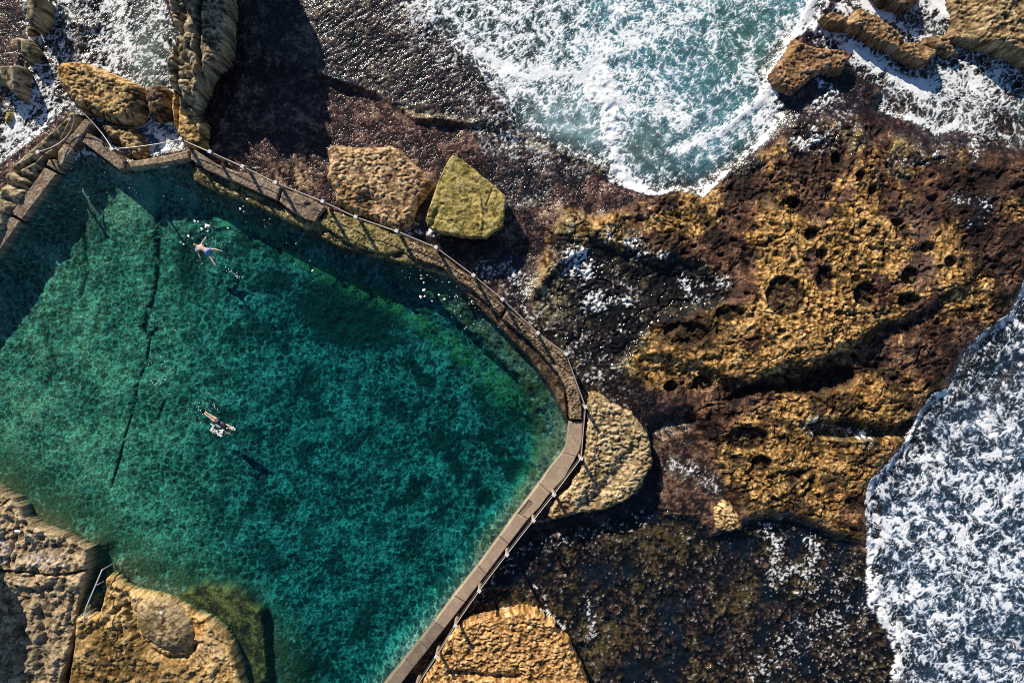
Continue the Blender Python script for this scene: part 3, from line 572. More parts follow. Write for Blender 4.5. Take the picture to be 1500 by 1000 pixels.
# ------------------------------------------------------------------ rocks as things
def nm_(g): return fbm(g.PX/14, g.PY/14, 3, 72)
def rock(name, label, cat, pts, top, base=-.3, r=10, pw=2.2, warp=.8, amp=.06, lumps=0, lsc=8, slope=(0, 0), pal=TAN, rough=.75, grooves=(), holes=(), seed=0, group=None, parent=None, tints=(), step=.05, raw=False, sides=None, lv=.5, height_fn=None, under=5):
    P = topoly(pts, top if not callable(top) else 1.0)
    x0 = min(p[0] for p in P)-4; x1 = max(p[0] for p in P)+4; y0 = min(p[1] for p in P)-4; y1 = max(p[1] for p in P)+4
    st = step/S
    g = Grid(np.arange((x0-750)*S, (x1-750)*S, step), np.arange((500-y1)*S, (500-y0)*S, step))
    X_, Y_ = g.PX, g.PY; cx, cy = (x0+x1)/2, (y0+y1)/2; s0 = 500+seed*13
    nm = fbm(X_/26, Y_/26, 4, s0); nf = fbm(X_/9, Y_/9, 4, s0+1); nc = fbm(X_/3.6, Y_/3.6, 3, s0+2)
    sd0 = sdpoly(X_, Y_, P); sd = sd0+nm*3*warp+nf*2*warp
    t = np.clip(-sd/r, 0, 1); prof = (1-(1-t)**pw)**(1/pw)
    zt = top+slope[0]*(X_-cx)*S+slope[1]*(cy-Y_)*S+nm*amp*1.2+nf*amp*.6
    if height_fn is not None: zt = height_fn(g, zt)
    lm = 0
    if lumps:
        wx = fbm(X_/12, Y_/12, 3, s0+4)*lsc*.8; wy = fbm(X_/12, Y_/12, 3, s0+5)*lsc*.8
        a, b, cI = worley((X_*.9+Y_*.25+wx)/lsc, (Y_*1.1-X_*.15+wy)/(lsc*.72), s0+3)
        lm = (1-np.clip(a/.6, 0, 1)**2)-.5; wgt = ss(.1, .55, eq(nm+fbm(X_/40, Y_/40, 2, s0+6)))*(1-lv)+lv
        zt = zt+lumps*lm*wgt*(.5+.8*cI)-lumps*1.1*ss(.3, 0, a)*ss(.75, .85, cI)
        lm = lm*wgt
    for gp, gw_, gd in grooves: zt = zt-gd*g.ln(topoly(gp, top), gw_)
    for hx, hy, hr, hd in holes:
        (hx, hy), = topoly([(hx, hy)], top); zt = zt-hd*g.blob(hx, hy, hr, hr*.8, 30, 4)
    z = base+(zt-base)*prof+nc*.018
    z = np.where(sd > 0, base-.7, z)
    gy, gx = np.gradient(sd0); gy = -gy*-1; gl_ = np.sqrt(gx*gx+gy*gy)+1e-6; mv = ss(-.5, .2, sd)*under*S
    XX = (g.X-gx/gl_*mv).astype(f32); YY = (g.Y-gy/gl_*mv).astype(f32)
    k = (sd < 1.6); kf_ = k[:-1, :-1] & k[1:, 1:] & k[:-1, 1:] & k[1:, :-1]
    vv = eq(nf*.5+nc*.5+nm*.4+(lm*.5 if lumps else 0))  # lump height in the mix paints pits darker and tops lighter
    c = ramp(vv, pal)
    for q in tints:
        (tx, ty), = topoly([(q[0], q[1])], top); c = mixc(c, q[4], g.blob(tx, ty, q[2], q[3], 0, 3)*q[5]*ss(.1, .6, eq(nf+nc*.5)))
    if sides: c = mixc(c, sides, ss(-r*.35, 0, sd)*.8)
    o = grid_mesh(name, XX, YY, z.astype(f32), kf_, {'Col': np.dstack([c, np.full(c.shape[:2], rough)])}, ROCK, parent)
    if label: tag(o, label, cat, group)
    return o
GOLD = [(0, (.06, .035, .018)), (.25, (.24, .145, .055)), (.6, (.54, .37, .155)), (1, (.78, .60, .32))]
GREYT = [(0, (.05, .042, .03)), (.25, (.17, .14, .09)), (.65, (.33, .28, .18)), (1, (.50, .43, .29))]
ORGT = [(0, (.08, .04, .018)), (.25, (.32, .17, .06)), (.6, (.58, .34, .13)), (1, (.78, .52, .26))]
OLV = [(0, (.10, .08, .025)), (.2, (.24, .20, .06)), (.6, (.38, .32, .10)), (1, (.54, .45, .20))]
BRN = [(0, (.02, .014, .01)), (.35, (.08, .055, .035)), (.7, (.19, .13, .08)), (1, (.34, .25, .16))]

rock('pitted_boulder', 'big golden pitted boulder with rust stains standing in white water beside the concrete corner', 'boulder',
     [(76, 96), (88, 86), (110, 84), (140, 92), (165, 103), (190, 113), (201, 122), (204, 145), (196, 168), (178, 178), (150, 176), (135, 166), (108, 156), (90, 140), (78, 116)], 1.5, -.4, 16, 2.4, .8, .10, .10, 7, (-.05, .1), GOLD,
     grooves=[([(106, 95), (115, 115), (125, 135), (135, 160)], 3, .14)], tints=[(100, 105, 14, 14, (.42, .22, .06), .7), (188, 150, 14, 25, (.05, .03, .02), .8), (150, 115, 30, 8, (.35, .19, .08), .4)], seed=1)
rock('round_boulder', 'small round dark brown boulder between the golden boulder and the long grooved rock', 'boulder',
     [(203, 130), (212, 120), (232, 117), (243, 128), (246, 145), (240, 165), (228, 175), (212, 170), (206, 152)], 1.1, -.5, 14, 2.0, .7, .08, .07, 6, (0, .15), BRN, grooves=[([(205, 150), (230, 145)], 2, .1)], seed=2)
rock('long_rock', 'tall long grey sandstone rock with deep grooves and round holes, its added unseen far end casting the large shadow', 'rock',
     [(236, -40), (244, 20), (252, 40), (240, 70), (238, 105), (242, 122), (250, 130), (252, 156), (274, 162), (286, 132), (297, 104), (306, 92), (318, 83), (327, 70), (330, 45), (334, 0), (333, -28), (296, -60), (292, -260), (180, -260), (200, -120)], 2.6, -.3, 8, 3.4, .35, .18, .13, 8, (0, 0), GREYT, under=15,
     grooves=[([(296, -40), (290, 10), (287, 60), (290, 120)], 3.5, .9), ([(262, 10), (256, 60), (262, 110)], 5, .25), ([(268, 70), (272, 120)], 6, .25), ([(252, 60), (252, 130)], 3, .6)],
     holes=[(302, 32, 4, .4), (308, 54, 4, .4), (324, 12, 4, .3), (258, 88, 5, .4), (305, 60, 2, .3), (250, 55, 5, .3), (272, 95, 4, .3), (262, 20, 5, .3)], seed=3, lv=.2,
     height_fn=lambda g, z: z+4.6*ss(12, -62, g.PY)-.6*ss(120, 190, g.PY)-.25*ss(318, 300, g.PX)+.42*((1-np.clip(worley((g.PX+nm_(g)*5)/17, g.PY/22, 71)[0]/.62, 0, 1)**2)-.5)*ss(330, 314, g.PX))  # unseen far end raised high, shaped to throw the large shadow
rock('rock_foot', 'knobbly golden rock at the foot of the long grey rock beside the first concrete wall', 'rock',
     [(248, 120), (256, 135), (268, 165), (290, 165), (300, 180), (296, 200), (300, 215), (276, 214), (262, 206), (252, 190), (246, 160)], 1.25, -.2, 8, 2.2, .8, .12, .10, 8, (0, 0), GOLD, grooves=[([(254, 130), (258, 170), (256, 200)], 2.5, .5)], seed=4)
rock('weedy_boulder', 'brown knobbly boulder with a dark hole in the corner between the walls', 'boulder',
     [(140, 176), (160, 178), (190, 182), (206, 200), (212, 222), (206, 231), (190, 230), (176, 216), (160, 206), (148, 192)], .8, -.4, 9, 2.2, .8, .14, .10, 7, (0, 0), [(0, (.05, .035, .02)), (.4, (.2, .14, .07)), (.7, (.38, .28, .15)), (1, (.5, .38, .22))], holes=[(168, 206, 7, .5)], seed=5)
rock('grooved_rock', 'olive grey rock with flowing grooves between the surf and the upper left wall', 'rock',
     [(100, 160), (111, 163), (114, 170), (94, 198), (80, 214), (72, 226), (62, 238), (52, 252), (44, 268), (30, 292), (14, 315), (-20, 380), (-60, 380), (-60, 300), (-6, 280), (4, 250), (14, 240), (50, 208), (82, 180)], 1.25, -.3, 8, 2.4, .5, .08, .04, 12, (0, 0), GREYT,
     grooves=[([(98, 172), (80, 205), (48, 235), (20, 250)], 3, .3), ([(108, 172), (90, 212), (66, 236), (46, 250)], 4, .28), ([(82, 190), (70, 215), (55, 222)], 3, .2), ([(112, 180), (94, 212), (85, 222)], 5, .8), ([(12, 250), (30, 256), (40, 262)], 4, .5), ([(5, 268), (36, 275), (45, 270)], 5, .5), ([(8, 290), (20, 300), (8, 320)], 5, .4), ([(40, 285), (15, 322)], 6, .5)], seed=6, lv=.2,
     height_fn=lambda g, z: z+1.5*ss(-6, -60, g.PX)*ss(285, 355, g.PY))  # unseen left end raised to shade the pool's left side
for i, (pts, z, lab) in enumerate([
        ([(38, -10), (58, -10), (56, 20), (50, 33), (36, 36), (30, 26), (34, 8)], 1.5, 'tall dark wedge of rock at the top edge above the small left rocks'),
        ([(32, 38), (46, 34), (50, 44), (40, 54), (34, 50)], .6, 'tiny rock lump just below the dark wedge at the top left'),
        ([(12, 56), (24, 50), (40, 52), (48, 66), (46, 80), (30, 88), (24, 80), (14, 66)], 1.0, 'smooth grey green cracked rock second above the left edge rock'),
        ([(-20, 100), (2, 92), (24, 90), (28, 104), (26, 130), (24, 146), (8, 134), (-4, 118), (-20, 120)], 1.2, 'dark smooth rock cut off by the left edge amid white water')]):
    rock('sea_rock', lab, 'rock', pts, z, -.4, 8, 2.0, .5, .05, .0, 8, (-.1, .15), GREYT, seed=10+i, group='dark rocks in the upper left surf', grooves=[([(30, 60), (28, 75), (36, 80)], 1, .15)] if i == 2 else ())
rock('sea_rock', 'small tan rock awash in the foam at the left edge below the dark rocks', 'rock', [(4, 166), (14, 160), (18, 168), (12, 182), (4, 182)], .25, -.4, 5, 2, .4, .04, 0, 8, (0, 0), OLV, seed=17)
rock('honeycomb_boulder', 'brown honeycomb boulder with a dark weedy hollow, left of the smooth olive boulder', 'boulder',
     [(476, 216), (486, 208), (510, 212), (540, 213), (572, 209), (588, 218), (600, 230), (622, 250), (636, 268), (622, 288), (612, 300), (606, 318), (598, 332), (578, 336), (555, 328), (538, 318), (515, 312), (488, 296), (486, 278), (474, 258), (478, 236)], 1.15, .0, 12, 2.2, .8, .07, .11, 7.5, (0, .08), TAN,
     holes=[(540, 295, 16, .3)], tints=[(540, 296, 26, 14, (.03, .015, .015), .9), (505, 275, 18, 10, (.34, .20, .06), .6), (520, 290, 34, 8, (.3, .17, .05), .6), (610, 270, 20, 26, (.12, .07, .05), .6), (478, 262, 8, 14, (.35, .16, .07), .6)], seed=7, lv=.35)
rock('smooth_boulder', 'smooth olive green flat topped boulder with a thin raised vein above the fence', 'boulder',
     [(662, 225), (674, 230), (700, 250), (722, 268), (744, 287), (741, 304), (738, 330), (722, 340), (712, 348), (680, 347), (650, 342), (626, 333), (622, 322), (630, 296), (640, 268), (652, 240)], 1.75, .0, 2.6, 3, .45, .09, .025, 10, (-.05, .03), OLV, holes=[(668, 262, 2.5, .06), (715, 300, 3, .05), (648, 300, 3, .07), (700, 330, 3, .06), (660, 325, 4, .06)],
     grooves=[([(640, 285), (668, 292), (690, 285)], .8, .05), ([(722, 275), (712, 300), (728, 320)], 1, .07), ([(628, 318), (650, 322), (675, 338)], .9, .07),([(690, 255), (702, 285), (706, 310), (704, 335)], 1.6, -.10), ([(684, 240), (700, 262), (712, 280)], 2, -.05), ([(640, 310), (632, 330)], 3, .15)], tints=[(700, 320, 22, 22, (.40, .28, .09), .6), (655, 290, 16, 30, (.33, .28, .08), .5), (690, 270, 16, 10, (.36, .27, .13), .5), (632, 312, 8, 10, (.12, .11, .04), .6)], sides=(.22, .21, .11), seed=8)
rock('sandy_boulder', 'pale sandy knobbly boulder against the outer side of the walkway bend', 'boulder',
     [(862, 575), (880, 576), (900, 588), (925, 602), (945, 625), (957, 645), (958, 680), (945, 712), (915, 740), (880, 752), (840, 757), (812, 766), (800, 760), (812, 735), (835, 712), (850, 690), (858, 660), (860, 615)], 1.15, -.35, 8, 2.4, 1.7, .12, .13, 8, (0, .05), [(0, (.14, .10, .05)), (.3, (.32, .24, .12)), (.65, (.50, .38, .21)), (1, (.64, .52, .34))],
     grooves=[([(930, 660), (900, 700), (860, 740)], 10, .25)], tints=[(825, 752, 14, 20, (.20, .09, .04), .8), (940, 690, 22, 40, (.20, .16, .10), .6), (890, 745, 40, 12, (.16, .12, .07), .7)], seed=9, lv=.6)
rock('orange_rock', 'orange honeycomb sandstone rock at the bottom edge beside the straight walkway', 'rock',
     [(652, 938), (668, 920), (690, 906), (720, 902), (745, 895), (770, 893), (790, 896), (802, 908), (818, 914), (814, 922), (836, 940), (850, 970), (856, 985), (880, 1040), (860, 1090), (600, 1090), (590, 1040), (618, 1000), (635, 975)], 1.05, -.3, 7, 2.4, 1.3, .12, .12, 7, (0, .03), ORGT,
     grooves=[([(660, 985), (700, 990), (760, 993)], 5, .35), ([(755, 925), (775, 938), (795, 940), (812, 925)], 2.4, .12), ([(765, 912), (790, 918)], 2, .1)],
     holes=[(658, 957, 6, .25), (752, 923, 3, .25), (793, 973, 5, .2)], tints=[(658, 957, 7, 6, (.10, .06, .03), .8), (785, 930, 22, 9, (.5, .31, .13), .7), (690, 905, 40, 5, (.16, .09, .04), .6)], seed=21, lv=.6)
rock('shore_block', 'big flat pale sandstone block with a long joint at the lower left pool corner', 'rock',
     [(-140, 690), (-40, 690), (0, 722), (15, 730), (28, 742), (34, 756), (52, 768), (62, 774), (88, 782), (110, 795), (129, 803), (128, 826), (122, 850), (112, 880), (104, 920), (98, 960), (84, 1000), (70, 1100), (-200, 1100), (-200, 800)], 1.25, -.5, 4, 3.4, .8, .26, .07, 17, (0, 0),
     [(0, (.10, .075, .045)), (.25, (.24, .18, .11)), (.65, (.42, .33, .21)), (1, (.58, .47, .32))],
     grooves=[([(-50, 836), (0, 838), (40, 838), (60, 842), (95, 842), (124, 836)], 1.6, .45), ([(26, 765), (20, 790), (12, 820), (12, 836)], 2.2, .25), ([(100, 880), (96, 910), (108, 950)], 2.5, .2), ([(0, 742), (14, 730)], 1.2, .2), ([(20, 920), (50, 960), (60, 1000)], 5, .3), ([(52, 900), (60, 940)], 4, .25)],
     holes=[(10, 763, 9, .22), (59, 787, 7, .2), (80, 802, 6, .18), (103, 810, 5, .18), (45, 779, 4, .15), (33, 787, 4, .15)],
     tints=[(62, 820, 26, 10, (.50, .48, .46), .8), (5, 805, 12, 18, (.48, .46, .45), .7), (60, 900, 40, 30, (.22, .17, .10), .6), (40, 960, 40, 40, (.12, .11, .08), .7)], sides=(.14, .12, .07), seed=22, lv=.3,  # last tint paints the rock darker where the big shadow lies
     height_fn=lambda g, z: z-.28*ss(845, 856, g.PY)*ss(20, 60, g.PX)+4.6*ss(-30, -62, g.PX+12*fbm(g.PX/60, g.PY/30, 3, 74))*ss(640, 700, g.PY))  # unseen mass added off the left edge to cast the corner shadow
rock('ledge_rock', 'golden orange sandstone ledge with a hollow holding the oval boulder', 'rock',
     [(150, 848), (156, 843), (170, 850), (185, 862), (205, 868), (225, 872), (250, 880), (262, 886), (282, 900), (300, 905), (325, 925), (340, 945), (348, 968), (356, 1000), (372, 1040), (380, 1100), (92, 1100), (96, 1000), (104, 950), (107, 905), (120, 900), (140, 902), (147, 880), (150, 866)], 1.05, -.5, 7, 2.4, 1.0, .20, .09, 12, (0, 0),
     [(0, (.12, .07, .02)), (.25, (.30, .19, .07)), (.6, (.50, .34, .14)), (1, (.64, .48, .25))],
     grooves=[([(152, 862), (175, 868), (200, 872)], 3, .12), ([(182, 874), (188, 900), (200, 935), (215, 955), (240, 965), (270, 964), (286, 945)], 5, .35), ([(120, 935), (150, 915), (175, 890)], 4, .2), ([(107, 905), (100, 960), (92, 1000)], 3, .3), ([(285, 905), (300, 930), (330, 945)], 2, .1), ([(175, 895), (180, 960), (195, 1000)], 2, .12)],
     holes=[(236, 915, 46, .35)], tints=[(165, 960, 48, 40, (.05, .035, .012), .95), (150, 1000, 60, 30, (.06, .04, .015), .9), (240, 985, 50, 20, (.14, .085, .035), .8), (200, 900, 12, 18, (.30, .27, .15), .6), (288, 925, 10, 14, (.50, .25, .04), .8), (310, 950, 24, 30, (.58, .42, .26), .6), (140, 930, 22, 18, (.14, .09, .03), .7), (325, 925, 14, 30, (.22, .18, .08), .6)], seed=23, lv=.25)
rock('oval_boulder', 'oval brown boulder lying in the round hollow of the golden ledge', 'boulder',
     [(192, 888), (204, 878), (222, 876), (244, 882), (262, 896), (276, 912), (281, 930), (278, 948), (262, 961), (244, 960), (222, 952), (202, 938), (192, 918)], 1.45, .55, 26, 2.1, .6, .09, .06, 9, (.0, .03), [(0, (.09, .065, .03)), (.3, (.20, .15, .08)), (.7, (.33, .26, .15)), (1, (.46, .37, .23))],
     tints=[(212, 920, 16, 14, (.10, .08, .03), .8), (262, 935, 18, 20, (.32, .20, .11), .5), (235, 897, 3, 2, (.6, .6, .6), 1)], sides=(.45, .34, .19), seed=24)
rock('headland_lump', 'brown weedy rock lump between the teal surf and the narrow channel', 'rock',
     [(1164, 52), (1180, 58), (1200, 66), (1230, 68), (1255, 74), (1250, 86), (1236, 106), (1210, 104), (1196, 112), (1176, 128), (1160, 136), (1145, 128), (1132, 112), (1134, 94), (1150, 78)], 1.0, -.3, 8, 2.2, 1.7, .16, .11, 7, (0, 0), [(0, (.06, .035, .02)), (.35, (.16, .09, .05)), (.7, (.30, .18, .10)), (1, (.44, .29, .18))], tints=[(1160, 75, 14, 30, (.20, .13, .04), .6)], seed=25)
rock('slab_rock', 'long narrow brown slab rock with a knobbed end between the two foamy channels', 'rock',
     [(1204, 22), (1222, 14), (1245, 22), (1262, 8), (1290, 22), (1318, 42), (1330, 56), (1350, 62), (1378, 70), (1376, 80), (1362, 94), (1342, 90), (1310, 72), (1285, 60), (1262, 44), (1240, 38), (1214, 34)], .95, -.3, 6, 2.2, 1.7, .15, .11, 7, (0, 0), [(0, (.07, .04, .02)), (.35, (.19, .12, .06)), (.7, (.34, .22, .12)), (1, (.46, .33, .2))], grooves=[([(1322, 62), (1335, 52)], 3, .3), ([(1248, 24), (1240, 38)], 4, .4)], seed=26)
rock('shelf_rock', 'low dark brown rock at the top edge behind the long narrow slab', 'rock',
     [(1275, -20), (1350, -20), (1350, 2), (1340, 10), (1322, 12), (1296, 4)], .9, -.3, 7, 2.2, .8, .09, .06, 8, (0, 0), BRN, seed=27)
rock('corner_rock', 'large pale brown weathered rock filling the top right corner', 'rock',
     [(1404, -30), (1410, 0), (1416, 22), (1402, 38), (1372, 40), (1366, 55), (1385, 62), (1410, 72), (1425, 70), (1412, 52), (1440, 56), (1470, 66), (1500, 78), (1560, 110), (1640, 80), (1640, -60), (1404, -60)], 1.5, -.3, 8, 2.2, 1.7, .2, .13, 8, (.03, 0), [(0, (.07, .05, .025)), (.3, (.2, .14, .07)), (.65, (.36, .27, .15)), (1, (.5, .4, .25))],
     tints=[(1385, 35, 30, 25, (.13, .06, .04), .7)], seed=28, height_fn=lambda g, z: z-.8*ss(1440, 1400, g.PX))
rock('low_rock', 'small golden rock rising from the dark shelf left of the foamy pools', 'rock',
     [(1046, 745), (1060, 732), (1072, 736), (1086, 756), (1092, 776), (1070, 782), (1050, 778)], .55, -.2, 9, 2, .8, .06, .07, 6, (0, 0), GOLD, seed=29)

# ------------------------------------------------------------------ concrete
CONC = [(0, (.13, .10, .07)), (.4, (.22, .17, .125)), (.8, (.31, .25, .19)), (1, (.45, .38, .29))]
def conc(parent, pts, z, base=-.8, pal=CONC, seed=0, nm='wall_block', rough=.85, amp=.012, r=2.2, lumps=.012, **kw):
    return rock(nm, None, None, pts, z, base, r, 3, .12, amp, lumps, 3.2, pal=pal, seed=seed, parent=parent, rough=rough, step=.04, lv=.9, **kw)
t = thing('corner_wall', 'worn concrete wall in blocks running down the upper left side of the pool', 'wall')
conc(t, [(124, 172), (134, 181), (107.5, 219.5), (94, 207)], 1.28, seed=40, tints=[(113, 198, 3, 2.4, (.5, .45, .4), .9)])
conc(t, [(94, 208), (107, 220.5), (87.5, 248), (83.5, 236), (83, 222)], 1.22, seed=41)
conc(t, [(80, 232), (83.5, 238), (87, 249), (85, 253), (66, 242), (70, 232)], 1.05, seed=42)
conc(t, [(65, 243.5), (85, 254.5), (32, 324), (14, 312), (27, 297)], 1.02, seed=43)
conc(t, [(13, 313.5), (31, 325), (-60, 452), (-82, 440)], 1.0, seed=44)
t = thing('angled_wall', 'short thick concrete wall angled from the pool corner to the curved wall', 'wall')
conc(t, [(118.5, 208), (127, 193), (141, 200), (168, 221), (182, 235), (183, 247.5), (174, 250)], 1.25, seed=45)
t = thing('curved_wall', 'narrow curved concrete wall holding back the blue inlet', 'wall')
conc(t, [(184, 247.8), (183.5, 235), (200, 233.5), (239, 227), (262, 222), (276, 218), (277, 233), (242, 240), (200, 246)], 1.2, seed=46, pal=[(0, (.2, .16, .11)), (.5, (.34, .27, .19)), (1, (.5, .42, .31))], amp=.02)
t = thing('fence_wall', 'long worn concrete wall under the left part of the fence', 'wall')
conc(t, [(278, 218), (285, 218), (315, 238), (347, 250), (375, 254), (412, 274), (406, 295), (382, 285), (354, 272), (326, 261), (298, 248), (278, 234)], 1.17, seed=47, grooves=[([(315, 238), (330, 262)], .8, .05)])
conc(t, [(413.5, 275), (440, 284), (466, 296), (477, 303), (462, 326), (449, 323), (428, 312), (407.5, 296)], 1.12, seed=48, holes=[(452, 302, 6, .12)], tints=[(458, 306, 8, 8, (.10, .08, .06), .8)])  # notch's shadow painted into the colour as a dark tint
t = thing('stone_wall', 'rough mortared stone wall curving along the fence to the smooth walkway', 'wall')
RUB = [(0, (.04, .03, .022)), (.3, (.13, .095, .06)), (.65, (.28, .205, .13)), (1, (.46, .36, .24))]
conc(t, [(479, 304), (522, 320), (582, 346), (640, 372), (646, 392), (600, 378), (588, 370), (560, 374), (530, 366), (500, 352), (464, 327)], .92, seed=49, pal=[(0, (.06, .05, .02)), (.4, (.2, .17, .07)), (.75, (.34, .29, .13)), (1, (.46, .38, .2))], amp=.06, r=5, lumps=.05)
conc(t, [(592, 348), (646, 372), (663, 389), (695, 406), (726, 436), (742, 449), (733, 466), (709, 442), (690, 424), (670, 413), (647, 393), (600, 379)], 1.05, seed=50, pal=RUB, amp=.04, r=3.5, lumps=.06)
conc(t, [(743, 450), (775, 476), (805, 499), (828, 518), (838, 540), (850, 570), (854, 600), (854, 616), (833.5, 616), (832, 592), (828, 570), (816, 548), (799, 528), (775, 500), (734, 467)], 1.12, seed=51, pal=RUB, amp=.04, r=3.5, lumps=.06)

# smooth walkway slabs
def concrete_mat(name, c1, c2, sc=1.1):
    t = NT(name); pos = t.pos()
    n1 = t.noise(sc, 6, .65, pos, .4); n2 = t.noise(60, 3, .6, pos); n3 = t.noise(9, 5, .7, pos)
    cr = t.n('ShaderNodeMix', data_type='RGBA'); cr.inputs['A'].default_value = (*c1, 1); cr.inputs['B'].default_value = (*c2, 1); t.l(t.map(n1, .3, .7, 0, 1), cr.inputs['Factor'])
    n5 = t.noise(.7, 8, .75, pos, 1.2); f = t.math('MULTIPLY', t.math('MULTIPLY', t.map(n2, .3, .7, .8, 1.2), t.map(n3, .35, .72, 1.12, .78)), t.map(n5, .42, .62, .8, 1.12))
    p = principled(t, Base_Color=t.mul(cr.outputs['Result'], f), Roughness=.85, Normal=t.bump(n2, 1, .004)); t.out(p.outputs[0]); return t.m
SMOOTH = concrete_mat('smooth_concrete', (.33, .25, .185), (.42, .325, .24))
AGED = concrete_mat('aged_concrete', (.17, .135, .10), (.27, .22, .165), 2.0)
INN = [(833.5, 617), (831, 645), (828, 657), (821.5, 667), (805, 687), (790, 708), (772, 732), (757, 751), (732, 785.5), (700, 829), (665, 872.5), (636.5, 911), (614, 939), (594, 964), (565, 1000), (530, 1044), (490, 1094)]
OUT = [(853.6, 618), (852, 645), (848.5, 661), (841, 673.5), (827, 699), (806, 722), (790, 742), (773.5, 760), (745, 797), (712, 841), (681, 882), (650.5, 921), (627, 951), (606, 977), (578, 1013), (545, 1056), (505, 1106)]
OUT = [(846+((x-846)), y) for x, y in OUT]
t = thing('concrete_walkway', 'smooth concrete walkway of joined slabs bending along the right side of the pool', 'walkway')
zt = .95
cuts = [(0, 3, SMOOTH), (3, 5, SMOOTH), (5, 7, SMOOTH), (7, 8, SMOOTH), (8, 9, SMOOTH), (9, 10, SMOOTH), (10, 11, SMOOTH), (11, 12, AGED), (12, 13, AGED), (13, 14, AGED), (14, 15, AGED), (15, 16, AGED)]
cuts = [(0, 2.6, SMOOTH), (2.6, 5, SMOOTH), (5, 7, SMOOTH), (7, 8, SMOOTH), (8, 9, SMOOTH), (9, 10, SMOOTH), (10, 11, SMOOTH), (11, 12, AGED), (12, 13, AGED), (13, 14, AGED), (14, 15, AGED), (15, 16, AGED)]
def at(L, f):
    i = min(int(f), len(L)-2); a, b = L[i], L[i+1]; u_ = f-i; return (a[0]+(b[0]-a[0])*u_, a[1]+(b[1]-a[1])*u_)
for a, b, m in cuts:
    g_ = .02
    fs = [a+g_*.6]+[k for k in range(math.ceil(a+.01), math.ceil(b)) if a < k < b]+[b-g_*.6]
    inn = [at(INN, f) for f in fs]; out = [at(OUT, f) for f in fs]
    if (a, b) == (5, 7):                                         # broken recess along the pool edge
        def mid(f, w_): p, q = at(INN, f), at(OUT, f); return (p[0]+(q[0]-p[0])*w_, p[1]+(q[1]-p[1])*w_)
        inn = [at(INN, 5.012), at(INN, 5.95), mid(5.97, .16), mid(5.93, .5), mid(6.1, .58), mid(6.45, .52), mid(6.96, .5), mid(6.985, .5)]
        lip = [at(INN, 5.95), mid(5.955, .1), mid(6.5, .12), mid(6.985, .1), at(INN, 6.985)]
        prism('slab', [tuple(W(*p, zt)[:2]) for p in lip+[ (at(INN, 6.5)) ]], -.6, zt-.02, m, t, .03)
        flo = [mid(5.9, .05), mid(5.9, .56), mid(6.99, .56), mid(6.99, .05)]
        prism('recess_floor', [tuple(W(*p, zt)[:2]) for p in flo], -.6, zt-.22, simple('rusty_debris', (.07, .055, .055), .8, 0, .4, 8, .03, 9), t)
        for k in range(9):
            p = mid(6.02+k*.11, .2+.3*random.random()); q = W(*p, zt-.17); s_ = random.uniform(.04, .10)
            pr = [(q.x+math.cos(a_)*s_*random.uniform(.6, 1.3), q.y+math.sin(a_)*s_*random.uniform(.6, 1.3)) for a_ in (0, 1.2, 2.4, 3.6, 4.9)]
            prism('broken_piece', pr, zt-.25, zt-random.uniform(.08, .16), SMOOTH, t, .01, 1)
        # remaining part of slab
        poly = inn+out[::-1]
    else: poly = inn+out[::-1]
    prism('slab', [tuple(W(*p, zt)[:2]) for p in poly], -.6, zt, m, t, .05, 3)
under = [(x+(750-x)*0+1.0, y) for x, y in INN]; 
core = prism('wall_core', [tuple(W(x+1.2, y+.6, zt)[:2]) for x, y in INN]+[tuple(W(x-1.2, y-.6, zt)[:2]) for x, y in OUT[::-1]], -2.4, zt-.06, AGED, t)

# ------------------------------------------------------------------ fence
def mesh_obj(name, bm, mat, parent=None, smooth=False):
    bmesh.ops.recalc_face_normals(bm, faces=bm.faces)
    me = bpy.data.meshes.new(name); bm.to_mesh(me); bm.free()
    if smooth: me.polygons.foreach_set('use_smooth', [True]*len(me.polygons))
    me.materials.append(mat); o = bpy.data.objects.new(name, me); C.objects.link(o)
    if parent: o.parent = parent
    return o
def box(bm, c, s, rz=0, bev=0):
    r = bmesh.ops.create_cube(bm, size=1, matrix=Matrix.Translation(c) @ Matrix.Rotation(rz, 4, 'Z') @ Matrix.Diagonal((*s, 1)))
    if bev:
        es = list({e for v_ in r['verts'] for e in v_.link_edges}); bmesh.ops.bevel(bm, geom=es, offset=bev, segments=2, affect='EDGES')
def tube(bm, pts, r, n=8):
    rings = []
    for i, p in enumerate(pts):
        a = pts[max(i-1, 0)]; b = pts[min(i+1, len(pts)-1)]; d_ = (b-a).normalized()
        up = Vector((0, 0, 1)) if abs(d_.z) < .9 else Vector((1, 0, 0)); s_ = d_.cross(up).normalized(); q = s_.cross(d_)
        rings.append([bm.verts.new(p+(s_*math.cos(2*math.pi*k/n)+q*math.sin(2*math.pi*k/n))*r) for k in range(n)])
    for A_, B_ in zip(rings[:-1], rings[1:]):
        for k in range(n): bm.faces.new((A_[k], A_[(k+1) % n], B_[(k+1) % n], B_[k]))
    bm.faces.new(rings[0][::-1]); bm.faces.new(rings[-1])
POSTM = simple('weathered_post_timber', (.34, .27, .19), .8, 0, .25, 10, .01, 30)
CAPM = simple('pale_cap', (.62, .63, .66), .5, 0, .08, 20, .002)
CHAINM = simple('galvanised_chain', (.50, .47, .44), .5, .3, .3, 60, .004, 90)
DARKM = simple('dark_rail', (.10, .085, .075), .6, .2, .2, 60, .003)
tops = [(263.7, 203.6), (307, 222), (354.7, 243.5), (403, 267), (472, 294.6), (520.7, 317.4), (580.5, 338), (638.5, 362), (693.5, 403), (736, 438), (788, 487.5), (829.6, 518.4), (858, 596),
        (851.6, 671.5), (811.7, 724.7), (781.6, 762.5), (742.6, 812.5), (702, 865.6), (667, 916.3), (639, 962), (609, 1008)]
ztop = [2.25]*4+[2.15]*9+[2.05]*8
